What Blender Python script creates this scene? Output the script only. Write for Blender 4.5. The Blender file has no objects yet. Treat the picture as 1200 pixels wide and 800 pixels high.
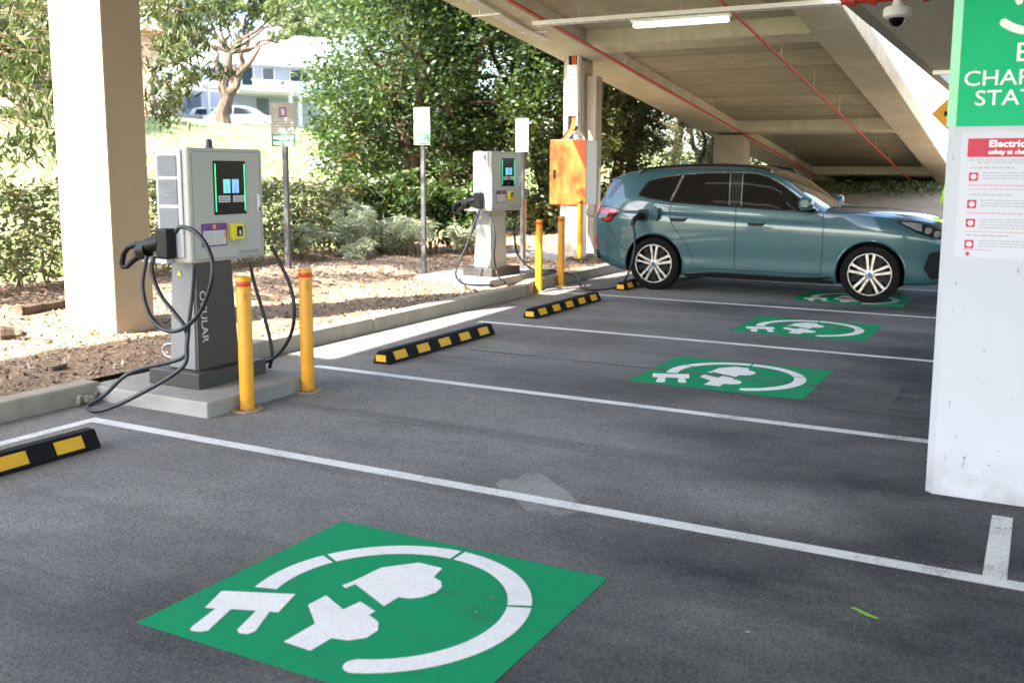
import bpy, bmesh, math, random
import numpy as np
from mathutils import Vector, Matrix, Euler
random.seed(7)
rng = np.random.default_rng(11)
PI = math.pi
R = math.radians
SC = bpy.context.scene
COL = SC.collection

# ------------------------------------------------------------------ camera
F_PX, PPX, PPY, CAM_H = 1148.371, 612.346, 360.781, 1.527
YAW, PITCH, ROLL = R(-27.923), R(7.931), R(0.299)
_f = np.array([math.sin(YAW)*math.cos(PITCH), math.cos(YAW)*math.cos(PITCH), -math.sin(PITCH)])
_r = np.array([math.cos(YAW), -math.sin(YAW), 0.0])
_u = np.cross(_r, _f)
CAM_R = math.cos(ROLL)*_r + math.sin(ROLL)*_u
CAM_U = -math.sin(ROLL)*_r + math.cos(ROLL)*_u
CAM_F = _f
CAM_P = np.array([0, 0, CAM_H])
def _ray(px, py):
    return (px-PPX)/F_PX*CAM_R - (py-PPY)/F_PX*CAM_U + CAM_F
def at_y(px, py, Y):
    d = _ray(px, py); return Vector(CAM_P + d*(Y/d[1]))
def at_x(px, py, X):
    d = _ray(px, py); return Vector(CAM_P + d*(X/d[0]))
def at_z(px, py, Z):
    d = _ray(px, py); return Vector(CAM_P + d*((Z-CAM_H)/d[2]))
def at_d(px, py, D):
    return Vector(CAM_P + _ray(px, py)*D)

cam_data = bpy.data.cameras.new('camera')
cam = bpy.data.objects.new('camera', cam_data); COL.objects.link(cam)
cam_data.sensor_width = 36.0
cam_data.sensor_fit = 'HORIZONTAL'
cam_data.lens = F_PX/1200*36
cam_data.shift_x = -(PPX-600)/1200
cam_data.shift_y = (PPY-400)/1200
cam_data.clip_start = 0.05
cam_data.clip_end = 2000
cam.matrix_world = Matrix(((CAM_R[0], CAM_U[0], -CAM_F[0], 0), (CAM_R[1], CAM_U[1], -CAM_F[1], 0),
                           (CAM_R[2], CAM_U[2], -CAM_F[2], CAM_H), (0, 0, 0, 1)))
cam_data.dof.use_dof = True
cam_data.dof.focus_distance = 6.6
cam_data.dof.aperture_fstop = 2.8
SC.camera = cam

# ------------------------------------------------------------------ light
SUN_EL = R(40)
SUN_H = Vector((-0.37, -0.93)).normalized()           # horizontal direction towards the sun
world = bpy.data.worlds.new('World'); SC.world = world; world.use_nodes = True
nt = world.node_tree
sky = nt.nodes.new('ShaderNodeTexSky'); sky.sky_type = 'NISHITA'; sky.sun_disc = False
sky.sun_elevation = SUN_EL; sky.sun_rotation = math.atan2(SUN_H.x, SUN_H.y) % (2*PI)
sky.air_density = 1.0; sky.dust_density = 2.0; sky.ozone_density = 1.0
bg = nt.nodes['Background']; bg.inputs['Strength'].default_value = 0.15
nt.links.new(sky.outputs[0], bg.inputs['Color'])
sl = bpy.data.lights.new('sun', 'SUN'); sl.energy = 5.0; sl.angle = R(0.5); sl.color = (1.0, 0.93, 0.82)
so = bpy.data.objects.new('sun', sl); COL.objects.link(so)
so.rotation_euler = Vector((-SUN_H.x*math.cos(SUN_EL), -SUN_H.y*math.cos(SUN_EL), -math.sin(SUN_EL))).to_track_quat('-Z', 'Y').to_euler()
so.location = (-20, -40, 40)
vs = SC.view_settings
vs.view_transform = 'Standard'; vs.look = 'None'; vs.gamma = 1.0; vs.use_curve_mapping = False
vs.exposure = 2.7
SC.render.engine = 'CYCLES'
cy = SC.cycles
cy.use_denoising = True
try: cy.denoiser = 'OPENIMAGEDENOISE'
except Exception: pass
cy.max_bounces = 10; cy.diffuse_bounces = 6; cy.glossy_bounces = 4; cy.transmission_bounces = 6; cy.transparent_max_bounces = 12
cy.sample_clamp_indirect = 6.0
cy.caustics_reflective = False; cy.caustics_refractive = False

# ------------------------------------------------------------------ object helpers
def tag(o, label=None, cat=None, group=None, kind=None):
    if label: o['label'] = label
    if cat: o['category'] = cat
    if group: o['group'] = group
    if kind: o['kind'] = kind
    return o
def thing(name, label, cat, loc=(0, 0, 0), rotz=0.0, group=None):
    o = bpy.data.objects.new(name, None); COL.objects.link(o)
    o.empty_display_size = 0.1
    o.location = loc; o.rotation_euler = (0, 0, rotz)
    return tag(o, label, cat, group)
def copy_tree(o, parent=None):
    c = o.copy(); COL.objects.link(c)
    if parent is not None: c.parent = parent
    for ch in [k for k in SC.objects if k.parent is o]:
        copy_tree(ch, c)
    return c

class MB:
    """Collects shapes; build() links them as one mesh object."""
    def __init__(s):
        s.v, s.f, s.m = [], [], []
        s.mi = 0
    def mat(s, i): s.mi = i; return s
    def add(s, verts, faces):
        b = len(s.v)
        s.v += [tuple(p) for p in verts]
        for f in faces:
            s.f.append(tuple(b+i for i in f)); s.m.append(s.mi)
        return s
    def box(s, x0, x1, y0, y1, z0, z1, M=None):
        P = [Vector(p) for p in ((x0,y0,z0),(x1,y0,z0),(x1,y1,z0),(x0,y1,z0),(x0,y0,z1),(x1,y0,z1),(x1,y1,z1),(x0,y1,z1))]
        if M is not None: P = [M @ p for p in P]
        return s.add(P, [(0,3,2,1),(4,5,6,7),(0,1,5,4),(1,2,6,5),(2,3,7,6),(3,0,4,7)])
    def prism(s, poly, h, M=None, z0=0.0):
        """poly in xy (counter-clockwise), extruded from z0 to z0+h, then M."""
        n = len(poly)
        P = [Vector((p[0], p[1], z0)) for p in poly]+[Vector((p[0], p[1], z0+h)) for p in poly]
        if M is not None: P = [M @ p for p in P]
        return s.add(P, [tuple(range(n-1, -1, -1)), tuple(range(n, 2*n))]+[(i, (i+1) % n, n+(i+1) % n, n+i) for i in range(n)])
    def hexa(s, P):
        return s.add(P, [(0,3,2,1),(4,5,6,7),(0,1,5,4),(1,2,6,5),(2,3,7,6),(3,0,4,7)])
    def tube(s, pts, r, n=8, cap=True):
        pts = [Vector(p) for p in pts]; k = len(pts)
        rs = r if hasattr(r, '__len__') else [r]*k
        t0 = (pts[1]-pts[0]).normalized()
        nrm = t0.orthogonal().normalized()
        V = []
        for i, p in enumerate(pts):
            if i == 0: t = pts[1]-pts[0]
            elif i == k-1: t = pts[-1]-pts[-2]
            else: t = (pts[i+1]-pts[i]).normalized()+(pts[i]-pts[i-1]).normalized()
            if t.length < 1e-9: t = t0
            t = t.normalized()
            nrm = (nrm-t*nrm.dot(t))
            nrm = nrm.normalized() if nrm.length > 1e-6 else t.orthogonal().normalized()
            b = t.cross(nrm)
            for j in range(n):
                a = 2*PI*j/n
                V.append(p+(nrm*math.cos(a)+b*math.sin(a))*rs[i])
        Fc = []
        for i in range(k-1):
            for j in range(n):
                a, b2 = i*n+j, i*n+(j+1) % n
                Fc.append((a, b2, b2+n, a+n))
        if cap:
            Fc.append(tuple(range(n-1, -1, -1))); Fc.append(tuple((k-1)*n+j for j in range(n)))
        return s.add(V, Fc)
    def lathe(s, prof, n=24, M=None, closed=False):
        """prof: list of (r, z) turned about z."""
        V = []; k = len(prof)
        for r, z in prof:
            for j in range(n):
                a = 2*PI*j/n; V.append(Vector((r*math.cos(a), r*math.sin(a), z)))
        if M is not None: V = [M @ p for p in V]
        Fc = []
        for i in range(k if closed else k-1):
            i2 = (i+1) % k
            for j in range(n):
                Fc.append((i*n+j, i*n+(j+1) % n, i2*n+(j+1) % n, i2*n+j))
        if not closed:
            if prof[0][0] > 1e-6: Fc.append(tuple(range(n-1, -1, -1)))
            if prof[-1][0] > 1e-6: Fc.append(tuple((k-1)*n+j for j in range(n)))
        return s.add(V, Fc)
    def ball(s, c, rx, ry, rz, n=12, k=8):
        c = Vector(c); V = []; Fc = []
        for i in range(k+1):
            th = PI*i/k
            for j in range(n):
                a = 2*PI*j/n
                V.append(c+Vector((rx*math.sin(th)*math.cos(a), ry*math.sin(th)*math.sin(a), rz*math.cos(th))))
        for i in range(k):
            for j in range(n):
                Fc.append((i*n+j, (i+1)*n+j, (i+1)*n+(j+1) % n, i*n+(j+1) % n))
        return s.add(V, Fc)
    def build(s, name, mats, parent=None, bevel=0.0, smooth=False, loc=None, seg=2):
        me = bpy.data.meshes.new(name)
        me.from_pydata(s.v, [], s.f)
        if not isinstance(mats, (list, tuple)): mats = [mats]
        for m in mats: me.materials.append(m)
        if len(mats) > 1: me.polygons.foreach_set('material_index', s.m)
        bm = bmesh.new(); bm.from_mesh(me)
        bmesh.ops.remove_doubles(bm, verts=bm.verts, dist=1e-5)
        bmesh.ops.recalc_face_normals(bm, faces=bm.faces)
        bm.to_mesh(me); bm.free()
        if smooth:
            me.polygons.foreach_set('use_smooth', [True]*len(me.polygons))
            try: me.set_sharp_from_angle(angle=R(40))
            except Exception: pass
        o = bpy.data.objects.new(name, me); COL.objects.link(o)
        if parent is not None: o.parent = parent
        if loc is not None: o.location = loc
        if bevel:
            b = o.modifiers.new('bevel', 'BEVEL'); b.width = bevel; b.segments = seg; b.limit_method = 'ANGLE'; b.angle_limit = R(40)
            b.harden_normals = False
        return o

def array_mesh(name, V, Fq, mat, parent=None):
    """fast mesh from numpy arrays; Fq (n,k) faces"""
    me = bpy.data.meshes.new(name)
    n, k = Fq.shape
    me.vertices.add(len(V)); me.vertices.foreach_set('co', np.ascontiguousarray(V, dtype=np.float32).ravel())
    me.loops.add(n*k); me.loops.foreach_set('vertex_index', np.ascontiguousarray(Fq, dtype=np.int32).ravel())
    me.polygons.add(n); me.polygons.foreach_set('loop_start', np.arange(0, n*k, k, dtype=np.int32))
    try: me.polygons.foreach_set('loop_total', np.full(n, k, dtype=np.int32))
    except Exception: pass
    me.update(calc_edges=True); me.validate()
    me.materials.append(mat)
    o = bpy.data.objects.new(name, me); COL.objects.link(o)
    if parent is not None: o.parent = parent
    return o

def smooth_path(pts, n=10):
    P = [Vector(p) for p in pts]
    P = [P[0]*2-P[1]]+P+[P[-1]*2-P[-2]]
    out = []
    for i in range(1, len(P)-2):
        for k in range(n):
            t = k/n
            a, b, c, d = P[i-1], P[i], P[i+1], P[i+2]
            out.append(0.5*((2*b)+(c-a)*t+(2*a-5*b+4*c-d)*t*t+(3*b-a-3*c+d)*t**3))
    out.append(P[-2]); return out

def text_mesh(txt, size, align='LEFT', bold=0.0):
    cu = bpy.data.curves.new('lettering', 'FONT')
    cu.body = txt; cu.size = size; cu.align_x = align; cu.offset = bold; cu.resolution_u = 3
    ob = bpy.data.objects.new('lettering', cu); COL.objects.link(ob)
    dg = bpy.context.evaluated_depsgraph_get(); dg.update()
    me = bpy.data.meshes.new_from_object(ob.evaluated_get(dg))
    COL.objects.unlink(ob); bpy.data.objects.remove(ob)
    V = [v.co.copy() for v in me.vertices]; Fc = [tuple(p.vertices) for p in me.polygons]
    bpy.data.meshes.remove(me)
    return V, Fc
def add_text(mb, txt, size, M, align='LEFT', bold=0.0, sx=1.0):
    V, Fc = text_mesh(txt, size, align, bold)
    mb.add([M @ Vector((v.x*sx, v.y, 0)) for v in V], Fc)

# ------------------------------------------------------------------ material helpers
MATS = {}
class NB:
    def __init__(s, name):
        s.m = bpy.data.materials.new(name); s.m.use_nodes = True
        s.t = s.m.node_tree; s.b = s.t.nodes['Principled BSDF']; s.out = s.t.nodes['Material Output']
        tc = s.t.nodes.new('ShaderNodeTexCoord'); s.obj = tc.outputs['Object']
        s.tc = tc
    def n(s, typ, **kw):
        nd = s.t.nodes.new(typ)
        for k, v in kw.items(): setattr(nd, k, v)
        return nd
    def l(s, a, b): s.t.links.new(a, b)
    def set(s, **kw):
        for k, v in kw.items():
            nm = {'rough': 'Roughness', 'metal': 'Metallic', 'spec': 'Specular IOR Level', 'coat': 'Coat Weight', 'coat_rough': 'Coat Roughness', 'col': 'Base Color'}.get(k, k)
            inp = s.b.inputs[nm]
            if hasattr(v, 'is_output') or isinstance(v, bpy.types.NodeSocket): s.l(v, inp)
            else: inp.default_value = (*v, 1) if nm == 'Base Color' and len(v) == 3 else v
        return s
    def mapping(s, scale=(1, 1, 1), rot=(0, 0, 0), src=None):
        mp = s.n('ShaderNodeMapping'); mp.inputs['Scale'].default_value = scale; mp.inputs['Rotation'].default_value = rot
        s.l(src or s.obj, mp.inputs['Vector']); return mp.outputs[0]
    def noise(s, scale, detail=4, rough=0.55, src=None, dist=0.0):
        nd = s.n('ShaderNodeTexNoise'); nd.inputs['Scale'].default_value = scale; nd.inputs['Detail'].default_value = detail
        nd.inputs['Roughness'].default_value = rough; nd.inputs['Distortion'].default_value = dist
        s.l(src or s.obj, nd.inputs['Vector']); return nd.outputs['Fac']
    def voro(s, scale, src=None, feature='F1', out='Distance'):
        nd = s.n('ShaderNodeTexVoronoi'); nd.feature = feature; nd.inputs['Scale'].default_value = scale
        s.l(src or s.obj, nd.inputs['Vector']); return nd.outputs[out]
    def ramp(s, fac, stops):
        nd = s.n('ShaderNodeValToRGB'); cr = nd.color_ramp
        while len(cr.elements) < len(stops): cr.elements.new(0.5)
        for e, (p, c) in zip(cr.elements, stops):
            e.position = p
            e.color = (c, c, c, 1) if isinstance(c, (int, float)) else (*c, 1)
        s.l(fac, nd.inputs['Fac']); return nd.outputs['Color']
    def mix(s, fac, a, b, mode='MIX'):
        nd = s.n('ShaderNodeMix'); nd.data_type = 'RGBA'; nd.blend_type = mode
        for v, k in ((fac, 0), (a, 6), (b, 7)):
            if isinstance(v, bpy.types.NodeSocket): s.l(v, nd.inputs[k])
            elif k == 0: nd.inputs[0].default_value = v
            else: nd.inputs[k].default_value = (*v, 1) if isinstance(v, (tuple, list)) else (v, v, v, 1)
        return nd.outputs[2]
    def math(s, op, a, b=0.5):
        nd = s.n('ShaderNodeMath'); nd.operation = op
        for v, k in ((a, 0), (b, 1)):
            if isinstance(v, bpy.types.NodeSocket): s.l(v, nd.inputs[k])
            else: nd.inputs[k].default_value = v
        return nd.outputs[0]
    def sep(s, src=None):
        nd = s.n('ShaderNodeSeparateXYZ'); s.l(src or s.obj, nd.inputs[0]); return nd.outputs
    def bump(s, h, strength=0.3, dist=0.01):
        nd = s.n('ShaderNodeBump'); nd.inputs['Strength'].default_value = strength; nd.inputs['Distance'].default_value = dist
        s.l(h, nd.inputs['Height']); s.l(nd.outputs[0], s.b.inputs['Normal']); return s

def plain(name, col, rough=0.5, metal=0.0, var=0.12, scale=6.0, bump=0.0, spec=0.5, coat=0.0):
    """paint / plastic / metal with faint procedural wear"""
    k = NB(name)
    f = k.noise(scale, 5, 0.6)
    c = k.mix(f, tuple(x*(1-var) for x in col), tuple(min(1, x*(1+var)) for x in col))
    g = k.ramp(k.noise(scale*3, 4), [(0.3, max(0.02, rough-0.06)), (0.7, min(1, rough+0.08))])
    k.set(col=c, rough=g, metal=metal, spec=spec, coat=coat)
    if bump: k.bump(k.noise(60, 3), bump, 0.004)
    return k.m
def emit(name, col, strength):
    k = NB(name)
    f = k.noise(40, 2)
    c = k.mix(f, tuple(x*0.9 for x in col), col)
    k.set(col=tuple(x*0.3 for x in col), rough=0.2)
    k.l(c, k.b.inputs['Emission Color']); k.b.inputs['Emission Strength'].default_value = strength
    return k.m

def concrete(name, base, var=0.25, rough=0.85, boards=None, stain=0.5, bump=0.25):
    k = NB(name)
    big = k.noise(0.5, 6, 0.65); med = k.noise(3.0, 6, 0.6); fine = k.noise(45, 4)
    c = k.mix(k.ramp(big, [(0.3, 0.0), (0.72, 1.0)]), tuple(x*(1-var) for x in base), tuple(min(1, x*(1+var*0.7)) for x in base))
    c = k.mix(k.math('MULTIPLY', k.ramp(med, [(0.45, 0.0), (0.75, 1.0)]), stain), c, tuple(x*0.62 for x in base))
    streak = k.noise(1.0, 5, 0.6, src=k.mapping((9, 9, 0.5)))
    c = k.mix(k.math('MULTIPLY', k.ramp(streak, [(0.52, 0.0), (0.72, 1.0)]), stain*0.7), c, tuple(x*0.55 for x in base))
    pits = k.ramp(k.voro(38), [(0.02, 1.0), (0.06, 0.0)])
    c = k.mix(k.math('MULTIPLY', pits, 0.55), c, tuple(x*0.35 for x in base))
    h = k.math('ADD', fine, k.math('MULTIPLY', pits, -1.2))
    if boards:
        axis, step = boards
        s3 = k.sep()[axis]
        fr = k.math('FRACT', k.math('DIVIDE', s3, step), 0)
        line = k.ramp(fr, [(0.0, 1.0), (0.02, 0.7), (0.09, 0.0), (0.94, 0.0), (1.0, 0.9)])
        c = k.mix(k.math('MULTIPLY', line, 0.75), c, tuple(x*0.38 for x in base))
        tone = k.n('ShaderNodeTexWhiteNoise', noise_dimensions='1D')
        k.l(k.math('FLOOR', k.math('DIVIDE', s3, step), 0), tone.inputs['W'])
        c = k.mix(k.math('MULTIPLY', tone.outputs['Value'], 0.55), c, tuple(x*0.6 for x in base))
    k.set(col=c, rough=rough, spec=0.3).bump(h, bump, 0.01)
    return k.m
# ------------------------------------------------------------------ asphalt and paint on it
def asphalt_nodes(k):
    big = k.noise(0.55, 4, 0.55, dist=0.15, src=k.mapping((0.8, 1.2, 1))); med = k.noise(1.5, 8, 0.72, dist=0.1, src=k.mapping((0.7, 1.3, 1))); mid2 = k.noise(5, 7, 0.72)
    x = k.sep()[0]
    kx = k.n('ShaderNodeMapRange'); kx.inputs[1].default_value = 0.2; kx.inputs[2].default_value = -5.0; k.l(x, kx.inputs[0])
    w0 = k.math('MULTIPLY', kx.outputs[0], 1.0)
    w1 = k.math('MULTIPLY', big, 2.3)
    pale_fac = k.math('SUBTRACT', k.math('ADD', w0, w1), 1.12)  # paler towards the kerb, varied by broad noise
    # soft paler patches at set spots, their edges wobbled by noise
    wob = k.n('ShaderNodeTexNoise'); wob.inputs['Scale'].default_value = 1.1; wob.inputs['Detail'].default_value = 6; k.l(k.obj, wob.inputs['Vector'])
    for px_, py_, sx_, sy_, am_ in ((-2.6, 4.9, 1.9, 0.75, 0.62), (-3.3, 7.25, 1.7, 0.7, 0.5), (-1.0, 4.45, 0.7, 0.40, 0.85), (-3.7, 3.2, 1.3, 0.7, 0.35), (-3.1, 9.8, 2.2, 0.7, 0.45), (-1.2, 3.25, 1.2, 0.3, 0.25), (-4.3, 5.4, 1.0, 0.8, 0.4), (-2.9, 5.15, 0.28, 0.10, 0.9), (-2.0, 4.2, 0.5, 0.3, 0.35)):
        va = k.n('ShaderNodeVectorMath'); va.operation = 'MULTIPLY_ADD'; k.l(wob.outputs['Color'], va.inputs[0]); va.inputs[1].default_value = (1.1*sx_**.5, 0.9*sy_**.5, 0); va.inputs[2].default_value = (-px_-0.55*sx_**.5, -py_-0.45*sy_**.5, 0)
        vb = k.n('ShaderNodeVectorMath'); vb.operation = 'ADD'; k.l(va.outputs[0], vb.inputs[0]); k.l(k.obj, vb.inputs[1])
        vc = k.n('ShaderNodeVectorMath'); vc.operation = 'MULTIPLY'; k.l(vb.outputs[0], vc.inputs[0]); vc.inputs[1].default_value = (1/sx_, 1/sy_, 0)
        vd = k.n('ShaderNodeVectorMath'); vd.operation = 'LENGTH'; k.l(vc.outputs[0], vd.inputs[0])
        pale_fac = k.math('ADD', pale_fac, k.math('MULTIPLY', k.ramp(vd.outputs['Value'], [(0.0, 1.0), (0.45, 0.62), (1.0, 0.0)]), am_))
    c = k.mix(k.ramp(pale_fac, [(0.0, 0.0), (0.5, 0.52), (1.0, 1.0)]), (0.037, 0.038, 0.042), (0.315, 0.31, 0.302))
    c = k.mix(k.math('MULTIPLY', k.ramp(med, [(0.48, 0.0), (0.72, 1.0)]), 0.50), c, (0.27, 0.265, 0.26))
    c = k.mix(k.math('MULTIPLY', k.ramp(med, [(0.30, 1.0), (0.48, 0.0)]), 0.35), c, (0.026, 0.027, 0.032))
    c = k.mix(k.math('MULTIPLY', k.ramp(mid2, [(0.50, 0.0), (0.70, 1.0)]), 0.20), c, (0.040, 0.040, 0.045))
    # pale dust gathered along the kerb
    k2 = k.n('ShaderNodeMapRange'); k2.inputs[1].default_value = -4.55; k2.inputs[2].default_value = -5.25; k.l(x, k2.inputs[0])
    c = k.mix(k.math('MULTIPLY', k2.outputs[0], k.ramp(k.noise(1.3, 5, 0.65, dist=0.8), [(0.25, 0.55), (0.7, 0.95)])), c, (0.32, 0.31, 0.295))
    # tyre sweep marks along X
    tm = k.noise(1.0, 4, 0.6, src=k.mapping((0.10, 3.2, 1)), dist=0.1)
    c = k.mix(k.math('MULTIPLY', k.ramp(tm, [(0.54, 0.0), (0.70, 1.0)]), 0.38), c, (0.060, 0.060, 0.066))
    tm2 = k.noise(1.0, 6, 0.75, src=k.mapping((0.5, 14, 1)))
    c = k.mix(k.math('MULTIPLY', k.ramp(tm2, [(0.56, 0.0), (0.72, 1.0)]), 0.22), c, (0.22, 0.22, 0.22))
    # exposed stones and pits
    vr = k.n('ShaderNodeTexVoronoi'); vr.inputs['Scale'].default_value = 230; k.l(k.obj, vr.inputs['Vector'])
    sc = k.n('ShaderNodeSeparateColor'); k.l(vr.outputs['Color'], sc.inputs[0])
    st = k.ramp(vr.outputs['Distance'], [(0.25, 1.0), (0.55, 0.0)])
    pale = k.ramp(sc.outputs[0], [(0.55, 0.0), (0.95, 1.0)]); dark = k.ramp(sc.outputs[1], [(0.50, 0.0), (0.9, 1.0)])
    c = k.mix(k.math('MULTIPLY', k.math('MULTIPLY', st, pale), 0.75), c, (0.34, 0.345, 0.36))
    c = k.mix(k.math('MULTIPLY', dark, 0.75), c, (0.020, 0.020, 0.024))
    pit = k.ramp(k.noise(240, 4, 0.75), [(0.36, 1.0), (0.47, 0.0)])
    c = k.mix(k.math('MULTIPLY', pit, 0.65), c, (0.012, 0.012, 0.014))
    k.grain = k.math('MAXIMUM', pit, k.math('MULTIPLY', dark, 0.7))
    h = k.math('ADD', k.math('MULTIPLY', st, 0.8), k.math('MULTIPLY', pit, -1.0))
    rough = k.ramp(med, [(0.35, 0.70), (0.7, 0.92)])
    return c, h, rough
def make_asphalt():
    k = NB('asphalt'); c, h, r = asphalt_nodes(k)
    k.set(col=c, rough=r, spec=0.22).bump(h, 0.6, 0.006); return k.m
def make_paint(name, col, wear=0.5, dirt=0.15):
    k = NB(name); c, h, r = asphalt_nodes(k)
    w = k.math('ADD', k.math('MULTIPLY', k.noise(170, 4, 0.7), 0.62), k.math('MULTIPLY', k.noise(2.3, 5, 0.7), 0.42))
    m = k.ramp(w, [(0.50+0.16*(1-wear), 0.0), (0.56+0.16*(1-wear), 1.0)])
    scuff = k.noise(1.0, 5, 0.65, src=k.mapping((0.6, 7, 1)))
    pc = k.mix(k.math('MULTIPLY', k.ramp(scuff, [(0.45, 0.0), (0.75, 1.0)]), dirt*2), col, tuple(x*0.55+0.02 for x in col))
    pc = k.mix(k.math('MULTIPLY', k.ramp(k.noise(60, 3), [(0.3, 1.0), (0.6, 0.0)]), dirt), pc, tuple(x*0.5 for x in col))
    pc = k.mix(k.math('MULTIPLY', k.grain, 0.38), pc, tuple(x*0.35+0.01 for x in col))
    k.set(col=k.mix(m, pc, c), rough=0.75, spec=0.15).bump(h, 0.4, 0.005); return k.m
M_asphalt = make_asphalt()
M_line = make_paint('white_line_paint', (0.82, 0.82, 0.81), 0.62)
M_faint = make_paint('faded_line_paint', (0.13, 0.12, 0.105), 0.8)
M_green = make_paint('green_bay_paint', (0.002, 0.30, 0.125), 0.44, 0.16)
M_symbol = make_paint('white_symbol_paint', (0.86, 0.86, 0.86), 0.28, 0.10)
M_pale = make_paint('dusty_asphalt_patch', (0.36, 0.36, 0.355), 1.0, 0.3)
M_patch = make_paint('asphalt_patch', (0.05, 0.05, 0.055), 1.0, 0.3)

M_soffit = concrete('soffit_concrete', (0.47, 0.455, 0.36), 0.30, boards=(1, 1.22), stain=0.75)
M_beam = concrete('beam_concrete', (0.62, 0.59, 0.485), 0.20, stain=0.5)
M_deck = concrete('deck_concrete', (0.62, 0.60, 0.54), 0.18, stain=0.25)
M_column = concrete('beige_column_paint', (0.38, 0.30, 0.205), 0.10, rough=0.6, stain=0.16, bump=0.10)
M_greycol = concrete('grey_column_concrete', (0.46, 0.40, 0.32), 0.15, stain=0.35)
M_kerb = concrete('kerb_concrete', (0.34, 0.31, 0.255), 0.25, stain=0.6)
M_pad = concrete('pad_concrete', (0.31, 0.30, 0.285), 0.25, stain=0.6)
M_whitewall = concrete('white_wall_paint', (0.36, 0.355, 0.34), 0.06, stain=0.15)
def make_white_column():
    k = NB('white_column_paint')
    c = k.mix(k.noise(1.2, 5), (0.44, 0.46, 0.52), (0.51, 0.53, 0.585))
    z = k.sep()[2]
    low = k.n('ShaderNodeMapRange'); low.inputs[1].default_value = 1.5; low.inputs[2].default_value = 0.0; k.l(z, low.inputs[0])
    sc = k.ramp(k.noise(16, 6, 0.75, src=k.mapping((1.4, 1.4, 0.6))), [(0.632, 0.0), (0.665, 1.0)])
    c = k.mix(k.math('MULTIPLY', sc, k.math('MULTIPLY_ADD', low.outputs[0], 0.75)), c, (0.16, 0.15, 0.145))
    sm = k.ramp(k.noise(3.2, 6, 0.7, dist=0.7), [(0.56, 0.0), (0.76, 1.0)])
    c = k.mix(k.math('MULTIPLY', sm, 0.16), c, (0.42, 0.40, 0.38))
    dirt = k.n('ShaderNodeMapRange'); dirt.inputs[1].default_value = 0.34; dirt.inputs[2].default_value = 0.08; k.l(z, dirt.inputs[0])
    c = k.mix(k.math('MULTIPLY', dirt.outputs[0], k.ramp(k.noise(9, 5), [(0.35, 0.0), (0.68, 0.6)])), c, (0.20, 0.19, 0.175))
    k.set(col=c, rough=0.55, spec=0.4).bump(k.noise(30, 5), 0.12, 0.01); return k.m
M_whitecol = make_white_column()

M_cab = plain('charger_grey_paint', (0.42, 0.415, 0.385), 0.42, var=0.05, scale=3)
M_cabside = plain('charger_side_grey', (0.50, 0.52, 0.56), 0.4, var=0.06, scale=3)
M_dark = plain('dark_grey_paint', (0.042, 0.040, 0.038), 0.45, var=0.2, scale=4)
M_darkside = plain('pedestal_side_grey', (0.19, 0.195, 0.205), 0.45, var=0.12, scale=4)
M_louvre = plain('louvre_grey', (0.26, 0.27, 0.30), 0.6, var=0.1, scale=8)
M_black = plain('black_plastic', (0.005, 0.005, 0.006), 0.45, var=0.3, scale=9, spec=0.25)
M_cable = plain('cable_rubber', (0.006, 0.008, 0.013), 0.42, var=0.3, scale=14)
M_screen = plain('screen_black_glass', (0.003, 0.003, 0.004), 0.18, var=0.3, scale=3, spec=0.12)
M_disp1 = emit('screen_teal', (0.10, 0.42, 0.46), 0.28)
M_disp2 = emit('screen_blue', (0.12, 0.30, 0.62), 0.28)
M_led = emit('green_light_strip', (0.02, 0.62, 0.22), 0.35)
M_tube = emit('lit_tube_cover', (0.9, 0.92, 0.90), 0.4)
M_white = plain('white_plastic', (0.78, 0.78, 0.78), 0.4, var=0.05, scale=5)
M_whitesteel = plain('white_painted_steel', (0.74, 0.75, 0.76), 0.4, var=0.07, scale=5)
M_purple = plain('purple_print', (0.16, 0.035, 0.24), 0.5, var=0.06)
M_orangeprint = plain('orange_print', (0.75, 0.32, 0.03), 0.5, var=0.06)
M_paper = plain('sticker_paper', (0.62, 0.61, 0.60), 0.5, var=0.05)
M_yellowcase = plain('yellow_case', (0.72, 0.62, 0.02), 0.4, var=0.08)
M_greytext = plain('grey_lettering', (0.14, 0.14, 0.15), 0.5)
M_palegrey = plain('pale_lettering', (0.62, 0.62, 0.60), 0.5)
M_steel = plain('galvanised_steel', (0.52, 0.53, 0.54), 0.38, metal=0.85, var=0.18, scale=12)
M_polegrey = plain('dark_pole_paint', (0.07, 0.075, 0.08), 0.45, var=0.2)
M_sign = plain('sign_white_print', (0.70, 0.68, 0.64), 0.5, var=0.05)
M_signbeige = plain('sign_beige_print', (0.27, 0.25, 0.205), 0.5, var=0.05)
M_signgreen = plain('sign_green_print', (0.035, 0.15, 0.095), 0.5, var=0.06)
M_redprint = plain('red_print', (0.48, 0.012, 0.055), 0.5, var=0.05)
M_pinkprint = plain('pink_print', (0.62, 0.22, 0.28), 0.5, var=0.05)
M_signface = plain('notice_paper', (0.51, 0.53, 0.60), 0.45, var=0.03, scale=2)
M_greyprint = plain('grey_print', (0.36, 0.36, 0.40), 0.5, var=0.1)
M_panelgreen = plain('sign_panel_green', (0.001, 0.42, 0.175), 0.5, var=0.10, scale=2.2, spec=0.2)
M_panelpale = plain('sign_wrap_pale_green', (0.30, 0.70, 0.42), 0.35, var=0.15, scale=4)
M_panelwhite = plain('panel_lettering_white', (0.80, 0.83, 0.84), 0.45, var=0.03)
M_red = plain('red_pipe_paint', (0.50, 0.030, 0.022), 0.4, var=0.18, scale=6)
M_amber = plain('amber_sign', (0.80, 0.36, 0.01), 0.45, var=0.06)
M_orange = plain('orange_enamel', (0.56, 0.095, 0.008), 0.4, var=0.10, scale=3)
M_orangecable = plain('orange_cable', (0.70, 0.13, 0.02), 0.5, var=0.1)
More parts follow.
